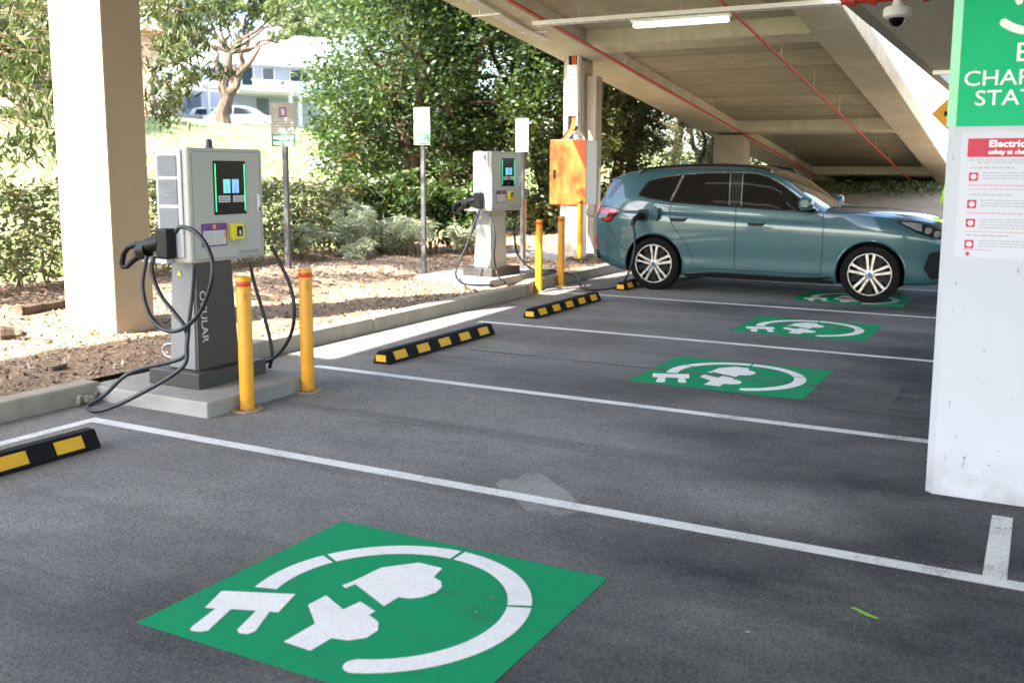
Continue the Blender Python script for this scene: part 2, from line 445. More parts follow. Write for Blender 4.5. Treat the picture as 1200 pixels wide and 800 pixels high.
def make_yellow():
    k = NB('yellow_bollard_paint')
    c = k.mix(k.noise(5, 5), (0.68, 0.29, 0.004), (0.76, 0.36, 0.008))
    sc = k.ramp(k.noise(22, 6, 0.7, src=k.mapping((1, 1, 0.35))), [(0.60, 0.0), (0.67, 1.0)])
    c = k.mix(k.math('MULTIPLY', sc, 0.6), c, (0.25, 0.15, 0.03))
    z = k.sep()[2]
    lo = k.n('ShaderNodeMapRange'); lo.inputs[1].default_value = 0.16; lo.inputs[2].default_value = 0.0; k.l(z, lo.inputs[0])
    c = k.mix(k.math('MULTIPLY', lo.outputs[0], k.ramp(k.noise(30, 5), [(0.4, 0.1), (0.7, 0.8)])), c, (0.20, 0.12, 0.05))
    k.set(col=c, rough=0.38, spec=0.5).bump(k.noise(18, 3), 0.06, 0.01); return k.m
M_yellow = make_yellow()
M_redband = plain('red_band', (0.62, 0.05, 0.015), 0.4)
M_rusty = plain('rusty_flange', (0.27, 0.19, 0.11), 0.7, var=0.45, scale=25)
M_rubber = plain('black_rubber', (0.007, 0.007, 0.008), 0.7, var=0.35, scale=12, bump=0.2, spec=0.15)
M_rubyellow = plain('yellow_reflector', (0.66, 0.36, 0.010), 0.5, var=0.22, scale=16)
M_hivis = plain('hivis_fabric', (0.42, 0.85, 0.02), 0.8, var=0.08)
M_skin = plain('skin', (0.48, 0.28, 0.20), 0.55, var=0.08)
M_trouser = plain('navy_fabric', (0.03, 0.04, 0.07), 0.85, var=0.2)
M_hair = plain('dark_hair', (0.03, 0.022, 0.016), 0.6, var=0.3)

# ------------------------------------------------------------------ ground and plants
def make_soil():
    k = NB('soil_and_mulch')
    a = k.noise(1.3, 6, 0.65); b = k.noise(9, 6, 0.7); v = k.voro(34, out='Color')
    c = k.mix(k.ramp(a, [(0.3, 0.0), (0.7, 1.0)]), (0.25, 0.175, 0.115), (0.39, 0.30, 0.22))
    c = k.mix(k.math('MULTIPLY', k.ramp(b, [(0.45, 0.0), (0.7, 1.0)]), 0.6), c, (0.15, 0.085, 0.05))
    hs = k.n('ShaderNodeSeparateColor'); k.l(v, hs.inputs[0])
    c = k.mix(k.math('MULTIPLY', hs.outputs[0], 0.5), c, (0.50, 0.37, 0.25))
    c = k.mix(k.math('MULTIPLY', hs.outputs[1], 0.35), c, (0.11, 0.06, 0.04))
    k.set(col=c, rough=0.95, spec=0.15).bump(k.math('ADD', k.voro(34), k.noise(50, 4)), 0.7, 0.02); return k.m
M_soil = make_soil()
def make_lawn():
    k = NB('lawn_grass')
    a = k.noise(0.35, 6, 0.6); b = k.noise(6, 6, 0.7)
    c = k.mix(k.ramp(a, [(0.3, 0.0), (0.7, 1.0)]), (0.20, 0.25, 0.10), (0.36, 0.38, 0.20))
    c = k.mix(k.math('MULTIPLY', k.ramp(b, [(0.4, 0.0), (0.7, 1.0)]), 0.5), c, (0.12, 0.17, 0.06))
    k.set(col=c, rough=0.95, spec=0.1).bump(k.noise(40, 5), 0.8, 0.05); return k.m
M_lawn = make_lawn()
M_dirt = concrete('dry_bank_dirt', (0.40, 0.29, 0.185), 0.35, rough=0.95, stain=0.6, bump=0.6)
M_path = concrete('path_concrete', (0.42, 0.42, 0.41), 0.12, stain=0.2)
def leaf_mat(name, dark, light, trans=0.35, hue=None):
    k = NB(name)
    g = k.n('ShaderNodeNewGeometry')
    oc = k.noise(0.9, 4, 0.6)
    stops = [(0.0, dark), (0.55, tuple((a+b)/2 for a, b in zip(dark, light))), (0.9, light)]
    if hue: stops.append((1.0, hue))
    c = k.ramp(g.outputs['Random Per Island'], stops)
    c = k.mix(k.math('MULTIPLY', k.ramp(oc, [(0.35, 0.0), (0.7, 1.0)]), 0.45), c, light)
    k.set(col=c, rough=0.42, spec=0.5)
    tr = k.n('ShaderNodeBsdfTranslucent'); k.l(k.mix(0.4, c, (0.25, 0.40, 0.04)), tr.inputs['Color'])
    ms = k.n('ShaderNodeMixShader'); ms.inputs[0].default_value = trans
    k.l(k.b.outputs[0], ms.inputs[1]); k.l(tr.outputs[0], ms.inputs[2]); k.l(ms.outputs[0], k.out.inputs['Surface'])
    return k.m
L_dark = leaf_mat('dark_glossy_leaves', (0.008, 0.020, 0.005), (0.046, 0.085, 0.016), 0.20, (0.15, 0.16, 0.04))
L_olive = leaf_mat('olive_leaves', (0.025, 0.034, 0.010), (0.09, 0.10, 0.03), 0.25, (0.20, 0.10, 0.04))
L_gum = leaf_mat('gum_leaves', (0.06, 0.08, 0.04), (0.19, 0.22, 0.11), 0.3, (0.30, 0.30, 0.17))
L_near = leaf_mat('drooping_gum_leaves', (0.022, 0.036, 0.013), (0.11, 0.135, 0.05), 0.22, (0.26, 0.15, 0.10))
L_hedge = leaf_mat('hedge_leaves', (0.030, 0.036, 0.013), (0.135, 0.14, 0.055), 0.2, (0.30, 0.17, 0.10))
L_silver = leaf_mat('silver_leaves', (0.24, 0.28, 0.18), (0.52, 0.56, 0.40), 0.25)
L_red = leaf_mat('red_new_leaves', (0.20, 0.05, 0.03), (0.42, 0.14, 0.08), 0.3)
def bark(name, a, b):
    k = NB(name)
    n1 = k.noise(3, 6, 0.65, src=k.mapping((3, 3, 0.7)))
    c = k.mix(k.ramp(n1, [(0.35, 0.0), (0.65, 1.0)]), a, b)
    k.set(col=c, rough=0.9, spec=0.2).bump(k.noise(12, 5, 0.7, src=k.mapping((3, 3, 0.6))), 0.6, 0.03); return k.m
B_dark = bark('dark_bark', (0.035, 0.026, 0.018), (0.11, 0.08, 0.055))
B_gum = bark('gum_bark', (0.05, 0.035, 0.026), (0.15, 0.11, 0.085))
B_twig = bark('twig_bark', (0.14, 0.09, 0.055), (0.30, 0.21, 0.14))
M_chip = leaf_mat('mulch_chips', (0.09, 0.055, 0.035), (0.36, 0.265, 0.185), 0.0, (0.50, 0.43, 0.34))
M_grassblade = leaf_mat('grass_blades', (0.15, 0.20, 0.07), (0.34, 0.38, 0.18), 0.3)
# ------------------------------------------------------------------ ground
def bumpy(x, y, s=1.0, seed=0.0):
    return (math.sin(x*1.7*s+seed)*math.cos(y*1.3*s+seed*2)+0.5*math.sin(x*3.9*s+y*2.3*s+seed)+0.3*math.sin(y*7.1*s-x*5.3*s))/1.8
def terrain(x, y):
    if x > -5.7: return -0.10
    z = 0.10+min(1.0, (-5.7-x)/2.6)*0.10
    if x < -9.6:
        t = -9.6-x
        z += 0.15*t-0.35*(1-math.exp(-t/2.0))*0.6 if t < 26 else 0.15*26-0.21+0.01*(t-26)
    return z
def grid_sheet(name, xs, ys, fz, mat, kind='structure'):
    mb = MB(); n = len(ys)
    V = [(x, y, fz(x, y)) for x in xs for y in ys]
    Fc = [(i*n+j, (i+1)*n+j, (i+1)*n+j+1, i*n+j+1) for i in range(len(xs)-1) for j in range(n-1)]
    mb.add(V, Fc)
    o = mb.build(name, mat, smooth=True)
    return tag(o, kind=kind)
def lin(a, b, n): return [a+(b-a)*i/(n-1) for i in range(n)]
gx = [-700, -400, -200, -120, -80]+lin(-60, -9.9, 34)+[-9.7, -9.0, -7.0, -5.9, -5.6, 0, 20, 60, 150, 400, 700]
gy = [-700, -300, -120, -60]+lin(-40, 90, 40)+[130, 200, 400, 700]
grid_sheet('ground', gx, gy, lambda x, y: terrain(x, y)-(0.12 if -9.7 < x < -5.6 else 0)+(0.05*bumpy(x, y, 0.6) if x < -9.9 else 0), M_lawn)
grid_sheet('soil_bed', lin(-10.3, -5.7, 70), lin(-14, 40, 340), lambda x, y: (-0.25 if (x > -5.88 and y > 10.7) else 0)+terrain(max(x, -9.6), y)+0.025*bumpy(x, y, 2.0)*min(1, (-5.7-x)/0.4)+0.012*bumpy(x*4, y*4, 2.0, 3)*min(1, (-5.7-x)/0.4)+(0.06 if x < -9.6 else 0)+0.10*math.exp(-((x+8.2)/0.9)**2)*(0.5+0.5*math.sin(y*0.8)), M_soil)
mb = MB(); mb.add([(-5.86, -60, 0), (70, -60, 0), (70, 90, 0), (-5.86, 90, 0)], [(0, 1, 2, 3)])
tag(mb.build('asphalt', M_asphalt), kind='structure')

# kerb: concrete blocks end to end with open joints
mb = MB()
edges = [-14, -11, -8, -5, -2, 0.4, 2.6, 4.36]
for a, b in zip(edges[:-1], edges[1:]): mb.box(-5.66, -5.50, a+0.004, b-0.004, -0.05, 0.125)
edges = [5.42, 7.5, 9.2, 10.6]
for a, b in zip(edges[:-1], edges[1:]): mb.box(-5.74, -5.58, a+0.004, b-0.004, -0.05, 0.14)
mb.hexa([(-5.74, 10.604, -.05), (-5.58, 10.604, -.05), (-5.75, 11.196, -.05), (-5.91, 11.196, -.05), (-5.74, 10.604, .14), (-5.58, 10.604, .14), (-5.75, 11.196, .14), (-5.91, 11.196, .14)])
edges = [11.2, 13.2, 15.2, 17.2, 19.5, 22]
for a, b in zip(edges[:-1], edges[1:]): mb.box(-5.91, -5.75, a+0.004, b-0.004, -0.05, 0.14)
tag(mb.build('kerb', M_kerb, bevel=0.02, seg=3), kind='structure')

# dry bank under the low end of the ramp
def bank(x, y):
    t = max(0.0, min(1.0, (y-16.5)/14.0))
    return -0.02+1.06*(t*t*(3-2*t))+0.05*bumpy(x, y, 1.4)*t+0.02*bumpy(x*3, y*3, 1.5, 1.0)*t
grid_sheet('dirt_bank', lin(-7.2, 14, 60), lin(16.2, 44, 90), bank, M_dirt)

_r = np.random.default_rng(17)
WEED_XY = np.stack([-6.6+_r.random(5200)*9.0, 26.5+(_r.random(5200)**0.55)*5.0], 1)
# ------------------------------------------------------------------ painted lines
def strip(x0, x1, y0, y1, z): return [(x0, y0, z), (x1, y0, z), (x1, y1, z), (x0, y1, z)]
def painted(name, quads, mat, z=0.002):
    mb = MB()
    for x0, x1, y0, y1 in quads:
        nx = max(1, int((x1-x0)/0.5)); ny = max(1, int((y1-y0)/0.5))
        for i in range(nx):
            for j in range(ny):
                mb.add(strip(x0+(x1-x0)*i/nx, x0+(x1-x0)*(i+1)/nx, y0+(y1-y0)*j/ny, y0+(y1-y0)*(j+1)/ny, z), [(0, 1, 2, 3)])
    return tag(mb.build(name, mat), kind='structure')
LY = [3.955, 5.935, 8.57, 11.205]
LW = 0.043
XR = 0.02
painted('line_markings', [(-5.12, 0.6, LY[0]-LW, LY[0]+LW), (-5.12, -5.04, -6.0, LY[0]-LW), (-5.0, XR, LY[1]-LW, LY[1]+LW),
                          (-5.05, XR, LY[2]-LW, LY[2]+LW), (-5.5, XR, LY[3]-LW, LY[3]+LW), (-5.1, XR, 13.84-LW, 13.84+LW), (-0.115, -0.03, LY[0]+LW, 4.76)], M_line)
painted('faded_line_markings', [(-4.3, -0.5, 7.12, 7.17), (-3.2, -0.6, 9.98, 10.03), (-2.6, -0.5, 6.49, 6.54)], M_faint)
painted('asphalt_patches', [(-0.82, -0.43, 6.75, 7.95)], M_patch, 0.0010)

mb = MB(); pp = [at_z(px, py, 0.0010) for px, py in ((580, 566), (590, 560), (604, 562), (614, 555), (630, 553), (641, 559), (650, 566), (668, 577), (676, 588), (694, 597), (676, 600), (660, 604), (645, 602), (630, 606), (612, 594), (603, 583), (588, 575))]
mb.add(pp, [tuple(range(len(pp)-1, -1, -1))]); tag(mb.build('dusty_patches', M_pale), kind='structure')
PLUG = [(0.069,0.327),(0.325,0.434),(0.372,0.289),(0.341,0.28),(0.401,0.145),(0.394,0.116),(0.363,0.108),(0.340,0.125),(0.295,0.262),(0.209,0.231),(0.259,0.074),(0.243,0.052),(0.204,0.046),(0.19,0.07),(0.158,0.207),(0.121,0.194)]
UPPER = [(0.424,0.576),(0.437,0.622),(0.455,0.78),(0.555,0.89),(0.665,0.888),(0.682,0.80),(0.725,0.783),(0.757,0.742),(0.765,0.69),(0.742,0.63),(0.71,0.60),(0.668,0.590),(0.665,0.506),(0.462,0.607),(0.452,0.561)]
LOWER = [(0.423,0.386),(0.429,0.478),(0.556,0.416),(0.569,0.497),(0.663,0.459),(0.661,0.424),(0.722,0.397),(0.757,0.345),(0.755,0.285),(0.715,0.24),(0.655,0.228),(0.651,0.127),(0.535,0.133),(0.539,0.284)]
def ring_arc(a0, a1, ro=0.517, ri=0.430, c=(0.649, 0.552), n=30, round_end=None):
    P = [(c[0]+ro*math.cos(R(a0+(a1-a0)*i/n)), c[1]+ro*math.sin(R(a0+(a1-a0)*i/n))) for i in range(n+1)]
    Q = [(c[0]+ri*math.cos(R(a0+(a1-a0)*i/n)), c[1]+ri*math.sin(R(a0+(a1-a0)*i/n))) for i in range(n+1)]
    end = []
    if round_end:
        rm, hw = (ro+ri)/2, (ro-ri)/2
        m = (c[0]+rm*math.cos(R(a0)), c[1]+rm*math.sin(R(a0)))
        for i in range(1, 8):
            t = PI*i/8
            # half circle bulging away from the arc
            rr = rm-hw*math.cos(t)
            off = -hw*math.sin(t)
            end.append((c[0]+rr*math.cos(R(a0))-off*math.sin(R(a0)), c[1]+rr*math.sin(R(a0))+off*math.cos(R(a0))))
    # order: inner reversed -> end cap (inner to outer) -> outer
    return P+Q[::-1]+end
def charging_mark(loc, label, detail=True):
    t = thing('charging_bay_marking', label, 'floor marking', loc, 0, 'green charging bay markings')
    mb = MB(); n = 6
    for i in range(n):
        for j in range(n):
            mb.add(strip(1.265*i/n, 1.265*(i+1)/n, 1.115*j/n, 1.115*(j+1)/n, 0.0016), [(0, 1, 2, 3)])
    mb.build('green_square', M_green, t)
    z = 0.0032
    mb = MB()
    # angles measured in the marking's own plane
    for a0, a1, rnd in ((-66, 21.5, True), (23.5, 89, False), (91, 153.5, False), (155.5, 196, False)):
        poly = ring_arc(a0, a1, round_end=rnd)
        mb.add([(p[0], p[1], z) for p in poly], [tuple(range(len(poly)))])
    mb.build('ring_symbol', M_symbol, t)
    for nm, poly in (('plug_symbol', PLUG), ('car_socket_symbol', UPPER), ('car_socket_symbol', LOWER)):
        mb = MB(); mb.add([(p[0], p[1], z) for p in poly], [tuple(range(len(poly)))])
        mb.build(nm, M_symbol, t)
    return t
mk = charging_mark((-2.633, 2.172, 0), 'largest green square with white plug and ring symbol, in the open front bay')
for y, lab in ((6.642, 'green square with white plug symbol level with the wheel stop by the sunlit kerb'),
               (9.277, 'green square with white plug symbol in the bay just before the teal car'),
               (11.912, 'green plug marking on the asphalt mostly hidden under the teal car')):
    c = copy_tree(mk); c.location = (-2.633, y, 0); c['label'] = lab
bpy.context.view_layer.update()

# ------------------------------------------------------------------ the ramp overhead
RS = 0.115
def zb(y): return 3.35-RS*(y-14.75)
def sloped(mb, x0, x1, y0, y1, dz0, dz1):
    P = [(x0, y0, zb(y0)+dz0), (x1, y0, zb(y0)+dz0), (x1, y1, zb(y1)+dz0), (x0, y1, zb(y1)+dz0),
         (x0, y0, zb(y0)+dz1), (x1, y0, zb(y0)+dz1), (x1, y1, zb(y1)+dz1), (x0, y1, zb(y1)+dz1)]
    mb.hexa(P); return mb
ramp = thing('car_park_ramp', 'sloping concrete car park ramp with deep beams overhead', 'ramp', (-4.8, 14.75, 3.35))
def wbuild(mb, name, mat, root, **kw):
    """geometry given in world coordinates, parented to a root that is not rotated"""
    L = root.location
    mb.v = [(a-L.x, b-L.y, c-L.z) for a, b, c in mb.v]
    return mb.build(name, mat, root, **kw)
Y0, Y1 = 0.25, 42.0
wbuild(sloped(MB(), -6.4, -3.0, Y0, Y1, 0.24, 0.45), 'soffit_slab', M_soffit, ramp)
mb = MB(); sloped(mb, -7.2, -6.4, Y0, Y1, 0.0, 0.62); wbuild(mb, 'edge_beam', M_beam, ramp, bevel=0.012)
mb = MB(); sloped(mb, -3.0, -2.38, Y0, Y1, 0.0, 0.30); wbuild(mb, 'edge_beam', M_beam, ramp, bevel=0.012)
for yc in (5.65, 14.1, 22.55, 31.0):
    mb = MB(); sloped(mb, -6.398, -3.002, yc, yc+0.5, 0.003, 0.3); wbuild(mb, 'cross_beam', M_beam, ramp, bevel=0.012)
mb = MB(); sloped(mb, -7.3, -7.2, Y0, Y1, 0.12, 1.0); wbuild(mb, 'parapet', M_beam, ramp)

deck = thing('upper_deck', 'high flat concrete deck slab above the front bays', 'deck', (0, -4, 5.0))
mb = MB(); mb.box(-8.8, 8.0, -6.6, 0.25, 5.02, 5.4); wbuild(mb, 'slab', M_deck, deck)
slab = thing('flat_slab', 'flat grey concrete slab overhead beside the sloping ramp', 'slab', (3, 14, 3.04))
mb = MB(); mb.box(-1.6, 9.5, 0.26, 16.5, 3.04, 3.27); wbuild(mb, 'slab', M_deck, slab)
mb = MB(); mb.box(-1.75, -1.603, 0.3, 24, 3.05, 4.3); wbuild(mb, 'upstand_wall', M_whitewall, slab)

# ------------------------------------------------------------------ columns
def column(label, x0, x1, y0, y1, z0, z1, mat, bev=0.02, chamfer=None):
    mb = MB(); cx, cy = (x0+x1)/2, (y0+y1)/2
    mb.box(x0-cx, x1-cx, y0-cy, y1-cy, 0, z1-z0)
    o = mb.build('concrete_column', mat, None, bevel=bev, seg=1 if bev > 0.025 else 2)
    o.location = (cx, cy, z0)
    return tag(o, label, 'column')
column('beige painted column in the soil bed, sunlit on one face', -7.54, -6.90, 5.65, 6.06, 0.05, 4.395, M_column, 0.012)
column('pale grey column behind the orange electrical box', -7.08, -6.72, 14.75, 15.12, 0.05, zb(15.12), M_greycol, 0.015)
column('narrow pilaster joined to the column behind the orange box', -6.715, -6.54, 14.85, 15.10, 0.05, 3.06, M_greycol, 0.01)
column('dark far column under the ramp behind the car roof', -6.95, -6.22, 22.6, 23.1, -0.1, zb(23.1), M_greycol, 0.015)
column('white scuffed column carrying the green charging sign', -0.42, 0.23, 4.955, 5.75, -0.1, 3.035, M_whitecol, 0.035)
column('pale column under the slab beyond the parked car', -0.75, -0.30, 15.6, 16.1, -0.05, 3.035, M_whitewall, 0.02)
# ------------------------------------------------------------------ helpers for flat prints
def rect_prism(mb, M, x0, x1, y0, y1, t=0.001, z0=0.0):
    mb.box(x0, x1, y0, y1, z0, z0+t, M); return mb
def face_matrix(origin, xdir, updir):
    x = Vector(xdir).normalized(); y = Vector(updir).normalized(); z = x.cross(y)
    return Matrix(((x.x, y.x, z.x, origin[0]), (x.y, y.y, z.y, origin[1]), (x.z, y.z, z.z, origin[2]), (0, 0, 0, 1)))
def scribble(mb, M, x0, x1, y, h, t=0.0006, seed=0, z0=0.0):
    """a line of print too small to read: a row of word-long dashes"""
    rr = random.Random(seed); x = x0
    while x < x1-h:
        w = h*rr.uniform(1.0, 4.2); w = min(w, x1-x)
        mb.box(x, x+w, y, y+h, z0, z0+t, M); x += w+h*0.8

# ------------------------------------------------------------------ chargers
def make_charger(label, light_pedestal):
    t = thing('charging_station', label, 'ev charger', (0, 0, 0), 0, 'upright car chargers on plinths')
    # plinth
    mb = MB(); mb.box(-0.23, 0.23, -0.315, 0.315, 0, 0.105); mb.build('plinth', M_dark, t, bevel=0.006)
    # pedestal: tapered, dark front, paler side skins
    mb = MB()
    mb.hexa([(-0.11, -0.235, 0.105), (0.15, -0.235, 0.105), (0.15, 0.14, 0.105), (-0.11, 0.14, 0.105),
             (-0.085, -0.20, 0.835), (0.125, -0.20, 0.835), (0.125, 0.12, 0.835), (-0.085, 0.12, 0.835)])
    ped = mb.build('pedestal', M_dark if not light_pedestal else M_cab, t, bevel=0.006)
    mb = MB()
    mb.hexa([(-0.105, -0.240, 0.112), (0.125, -0.240, 0.112), (0.125, -0.232, 0.112), (-0.105, -0.232, 0.112),
             (-0.085, -0.205, 0.83), (0.105, -0.205, 0.83), (0.105, -0.197, 0.83), (-0.085, -0.197, 0.83)])
    mb.build('side_skin', M_darkside, ped)
    Mf = face_matrix((0.1505, -0.135, 0.68), (0.02, 0, -0.73), (0, 1, 0.03))
    mb = MB(); add_text(mb, 'OCULAR', 0.078, Matrix.Translation((0.004, 0, 0)) @ face_matrix((0.133, -0.190, 0.635), (0.025, 0, -0.73), (0, 1, 0)), bold=0.0005, sx=1.12)
    mb.build('lettering', M_palegrey, ped)
    mb = MB(); mb.prism([(0, 0), (0.04, 0), (0.02, 0.036)], 0.002, face_matrix((-0.035, -0.214, 0.73), (1, 0, 0), (0, 0.05, 1)))
    mb.build('hazard_triangle', M_yellowcase, ped)
    # cabinet
    mb = MB(); mb.box(-0.02, 0.262, -0.365, 0.305, 0.83, 1.565)
    cab = mb.build('cabinet', M_cab, t, bevel=0.02, seg=4)
    mb = MB(); mb.box(-0.012, 0.212, -0.378, -0.366, 0.87, 1.552)
    side = mb.build('side_panel', M_cabside, t, bevel=0.006)
    for z0, z1 in ((1.385, 1.515), (1.205, 1.365), (1.045, 1.185)):
        mb = MB(); mb.box(0.010, 0.180, -0.3805, -0.379, z0, z1)
        n = int((z1-z0)/0.0125)
        for i in range(n):
            z = z0+(i+0.35)*(z1-z0)/n
            mb.hexa([(0.012, -0.388, z), (0.178, -0.388, z), (0.178, -0.381, z+0.003), (0.012, -0.381, z+0.003),
                     (0.012, -0.388, z+0.002), (0.178, -0.388, z+0.002), (0.178, -0.381, z+0.007), (0.012, -0.381, z+0.007)])
        mb.build('louvre_grille', M_louvre, side)
    # screen recess
    F = face_matrix((0.2625, 0, 0), (0, 1, 0), (0, 0, 1))
    mb = MB(); a_, b_, c_, d_ = -0.335, 0.275, 0.852, 1.543
    for q in ((a_, b_, c_, c_+.003), (a_, b_, d_-.003, d_), (a_, a_+.003, c_+.003, d_-.003), (b_-.003, b_, c_+.003, d_-.003)): mb.box(q[0], q[1], q[2], q[3], -0.0004, 0.0006, F)
    mb.build('door_seam', M_greytext, cab)
    for sy_, sz_ in ((-0.352, 0.845), (-0.352, 1.55), (0.292, 0.845), (0.292, 1.55)):
        mb = MB(); mb.lathe([(0.005, -0.001), (0.005, 0.0015), (0.003, 0.0022), (0, 0.0022)], 10, F @ Matrix.Translation((sy_*0.95, sz_ if sz_ < 1 else sz_-.012, 0))); mb.build('screw', M_steel, cab)
    mb = MB(); mb.box(-0.155, 0.135, 1.135, 1.485, 0.0, 0.004, F)
    scr = mb.build('screen', M_screen, cab, bevel=0.002)
    for x in (-0.145, 0.118):
        mb = MB(); mb.box(x, x+0.009, 1.155, 1.465, 0.0045, 0.006, F); mb.build('light_strip', M_led, scr)
    for x, m in ((-0.072, M_disp1), (0.006, M_disp2)):
        mb = MB(); mb.box(x, x+0.062, 1.275, 1.365, 0.0045, 0.0055, F); mb.build('display', m, scr)
        mb = MB(); mb.box(x+0.027, x+0.035, 1.285, 1.325, 0.0057, 0.006, F); mb.box(x+0.02, x+0.042, 1.283, 1.29, 0.0057, 0.0062, F); mb.build('display_icon', M_palegrey, scr)
    for x in (-0.118, 0.012):
        mb = MB(); mb.box(x, x+0.105, 1.215, 1.258, 0.0045, 0.0055, F); lab = mb.build('connector_label', M_paper, scr)
        mb = MB()
        for q in range(3): scribble(mb, F, x+0.012, x+0.095, 1.222+0.011*q, 0.005, 0.0005, q, 0.0057)
        mb.build('print', M_greytext, scr)
    mb = MB(); mb.box(-0.045, 0.035, 1.15, 1.19, 0.0045, 0.0052, F); mb.build('card_reader', M_black, scr)
    # purple notice, yellow payment reader, maker's name, lock
    mb = MB(); mb.box(-0.272, -0.052, 0.932, 1.082, 0.001, 0.003, F); nt_ = mb.build('notice_sticker', M_purple, cab)
    mb = MB(); mb.box(-0.262, -0.062, 0.942, 1.035, 0.0034, 0.004, F); mb.build('notice_panel', M_paper, nt_)
    mb = MB(); mb.box(-0.176, -0.15, 1.045, 1.073, 0.0034, 0.0045, F); mb.build('notice_icon', M_orangeprint, nt_)
    mb = MB(); mb.box(-0.083, -0.066, 0.985, 1.03, 0.0045, 0.005, F); mb.build('notice_icon', M_orangeprint, nt_)
    mb = MB()
    for q in range(6): scribble(mb, F, -0.255, -0.165, 0.952+q*0.013, 0.005, 0.0005, 20+q, 0.0043); scribble(mb, F, -0.155, -0.09, 0.952+q*0.013, 0.005, 0.0005, 40+q, 0.0043)
    mb.build('notice_print', M_greyprint, nt_)
    mb = MB(); mb.box(-0.03, 0.075, 0.965, 1.075, 0.001, 0.038, F); rd = mb.build('payment_reader', M_yellowcase, cab, bevel=0.006)
    mb = MB(); mb.box(0.005, 0.055, 0.99, 1.055, 0.038, 0.040, F); mb.build('reader_screen', M_black, rd)
    mb = MB(); mb.box(0.022, 0.038, 0.998, 1.03, 0.0405, 0.0412, F); mb.build('reader_icon', M_palegrey, rd)
    mb = MB(); add_text(mb, 'OCULAR', 0.034, F @ Matrix.Translation((0.05, 0.868, 0.0025)), sx=1.45); mb.build('lettering', M_greytext, cab)
    mb = MB(); mb.box(0.235, 0.262, 1.14, 1.265, 0.001, 0.012, F); lk = mb.build('door_lock', M_white, cab, bevel=0.004)
    mb = MB(); mb.box(0.243, 0.255, 1.15, 1.175, 0.012, 0.018, F); mb.build('lock_barrel', M_dark, lk, bevel=0.002)
    # beacon on top
    mb = MB(); mb.lathe([(0.03, 0), (0.03, 0.012), (0.023, 0.016), (0.022, 0.05), (0.014, 0.066), (0, 0.07)], 16, Matrix.Translation((0.05, 0.03, 1.562)))
    mb.build('beacon', M_dark, t, smooth=True)
    # holsters, connectors on the two sides
    for sgn, y in ((-1, -0.378), (1, 0.306)):
        mb = MB()
        if sgn < 0: mb.box(0.05, 0.155, y-0.085, y, 0.865, 1.055)
        else: mb.box(0.05, 0.155, y, y+0.085, 0.865, 1.055)
        h = mb.build('holster', M_black, t, bevel=0.012)
        g = sgn
        mb = MB()
        P = lambda x, yy, z: Vector((x, y+g*yy, z))
        mb.tube([P(0.06, 0.045, 0.965), P(-0.03, 0.055, 0.945), P(-0.11, 0.06, 0.93)], [0.045, 0.05, 0.036], 14)
        mb.tube([P(-0.06, 0.06, 0.955), P(-0.15, 0.065, 0.945), P(-0.215, 0.07, 0.925), P(-0.255, 0.072, 0.885), P(-0.272, 0.075, 0.815), P(-0.262, 0.075, 0.795), P(-0.225, 0.075, 0.80), P(-0.175, 0.07, 0.84), P(-0.13, 0.062, 0.875), P(-0.06, 0.06, 0.885)], [0.024, 0.022, 0.019, 0.019, 0.019, 0.017, 0.017, 0.020, 0.028, 0.03], 10)
        mb.tube([P(-0.04, 0.06, 0.92), P(-0.125, 0.064, 0.905)], [0.052, 0.040], 12)
        mb.build('connector', M_black, t, smooth=True)
        mb = MB()
        if sgn < 0: mb.box(-0.12, 0.11, y-0.05, y+0.005, 0.83, 0.862)
        else: mb.box(-0.05, 0.11, y-0.005, y+0.05, 0.83, 0.862)
        mb.build('holster_bracket', M_cabside, t, bevel=0.005)
    return t
def pbuild(pts_world, root, r, name='charging_cable', mat=None, label=None):
    """a cable through world points, parented to root (root may be turned about z)"""
    M = Matrix.Translation(root.location) @ Matrix.Rotation(root.rotation_euler.z, 4, 'Z')
    Mi = M.inverted()
    mb = MB(); mb.tube([Mi @ Vector(p) for p in smooth_path(pts_world, 9)], r, 10)
    o = mb.build(name, mat or M_cable, root, smooth=True)
    if label: o['label'] = label
    return o
ch1 = make_charger('grey charger beside the beige column, dark pedestal, cables looped at its side', False)
bpy.context.view_layer.update()
ch2 = copy_tree(ch1)
ch2['label'] = 'white dappled charger on the kerb whose cable runs to the teal car'
for o in list(SC.objects):
    if o.parent is ch2 and o.name.startswith('pedestal'):
        o.data = o.data.copy(); o.data.materials.clear(); o.data.materials.append(M_cab)
        o['label'] = 'pale grey pedestal'
ch1.location = (-5.03, 4.865, 0.10)
ch2.location = (-6.27, 10.97, 0.205); ch2.rotation_euler = (0, 0, R(-6))
# cables of the near charger
A = lambda px, py, Y: at_y(px, py, Y)
pbuild([A(172, 300, 4.40), A(167, 335, 4.37), A(175, 368, 4.35), A(192, 386, 4.33), A(212, 386, 4.31), A(233, 368, 4.29), A(246, 338, 4.28), A(249, 308, 4.29), A(240, 284, 4.32), A(226, 270, 4.36), A(212, 266, 4.40), A(206, 272, 4.43)], ch1, 0.0135)
pbuild([A(181, 300, 4.44), A(178, 318, 4.42), A(188, 345, 4.40), A(204, 366, 4.38), A(217, 384, 4.36), A(219, 402, 4.34), A(212, 420, 4.33), (-5.10, 4.27, 0.24), (-5.23, 4.17, 0.10), (-5.28, 4.08, 0.035), (-5.17, 4.07, 0.022), (-4.99, 4.16, 0.10), A(212, 432, 4.28), A(219, 405, 4.32), A(222, 372, 4.37), A(226, 340, 4.42), A(228, 313, 4.50)], ch1, 0.0135)
pbuild([A(292, 306, 5.22), A(299, 335, 5.24), A(308, 365, 5.25), A(316, 395, 5.26), A(319, 415, 5.26), A(316, 431, 5.26)], ch1, 0.0125)
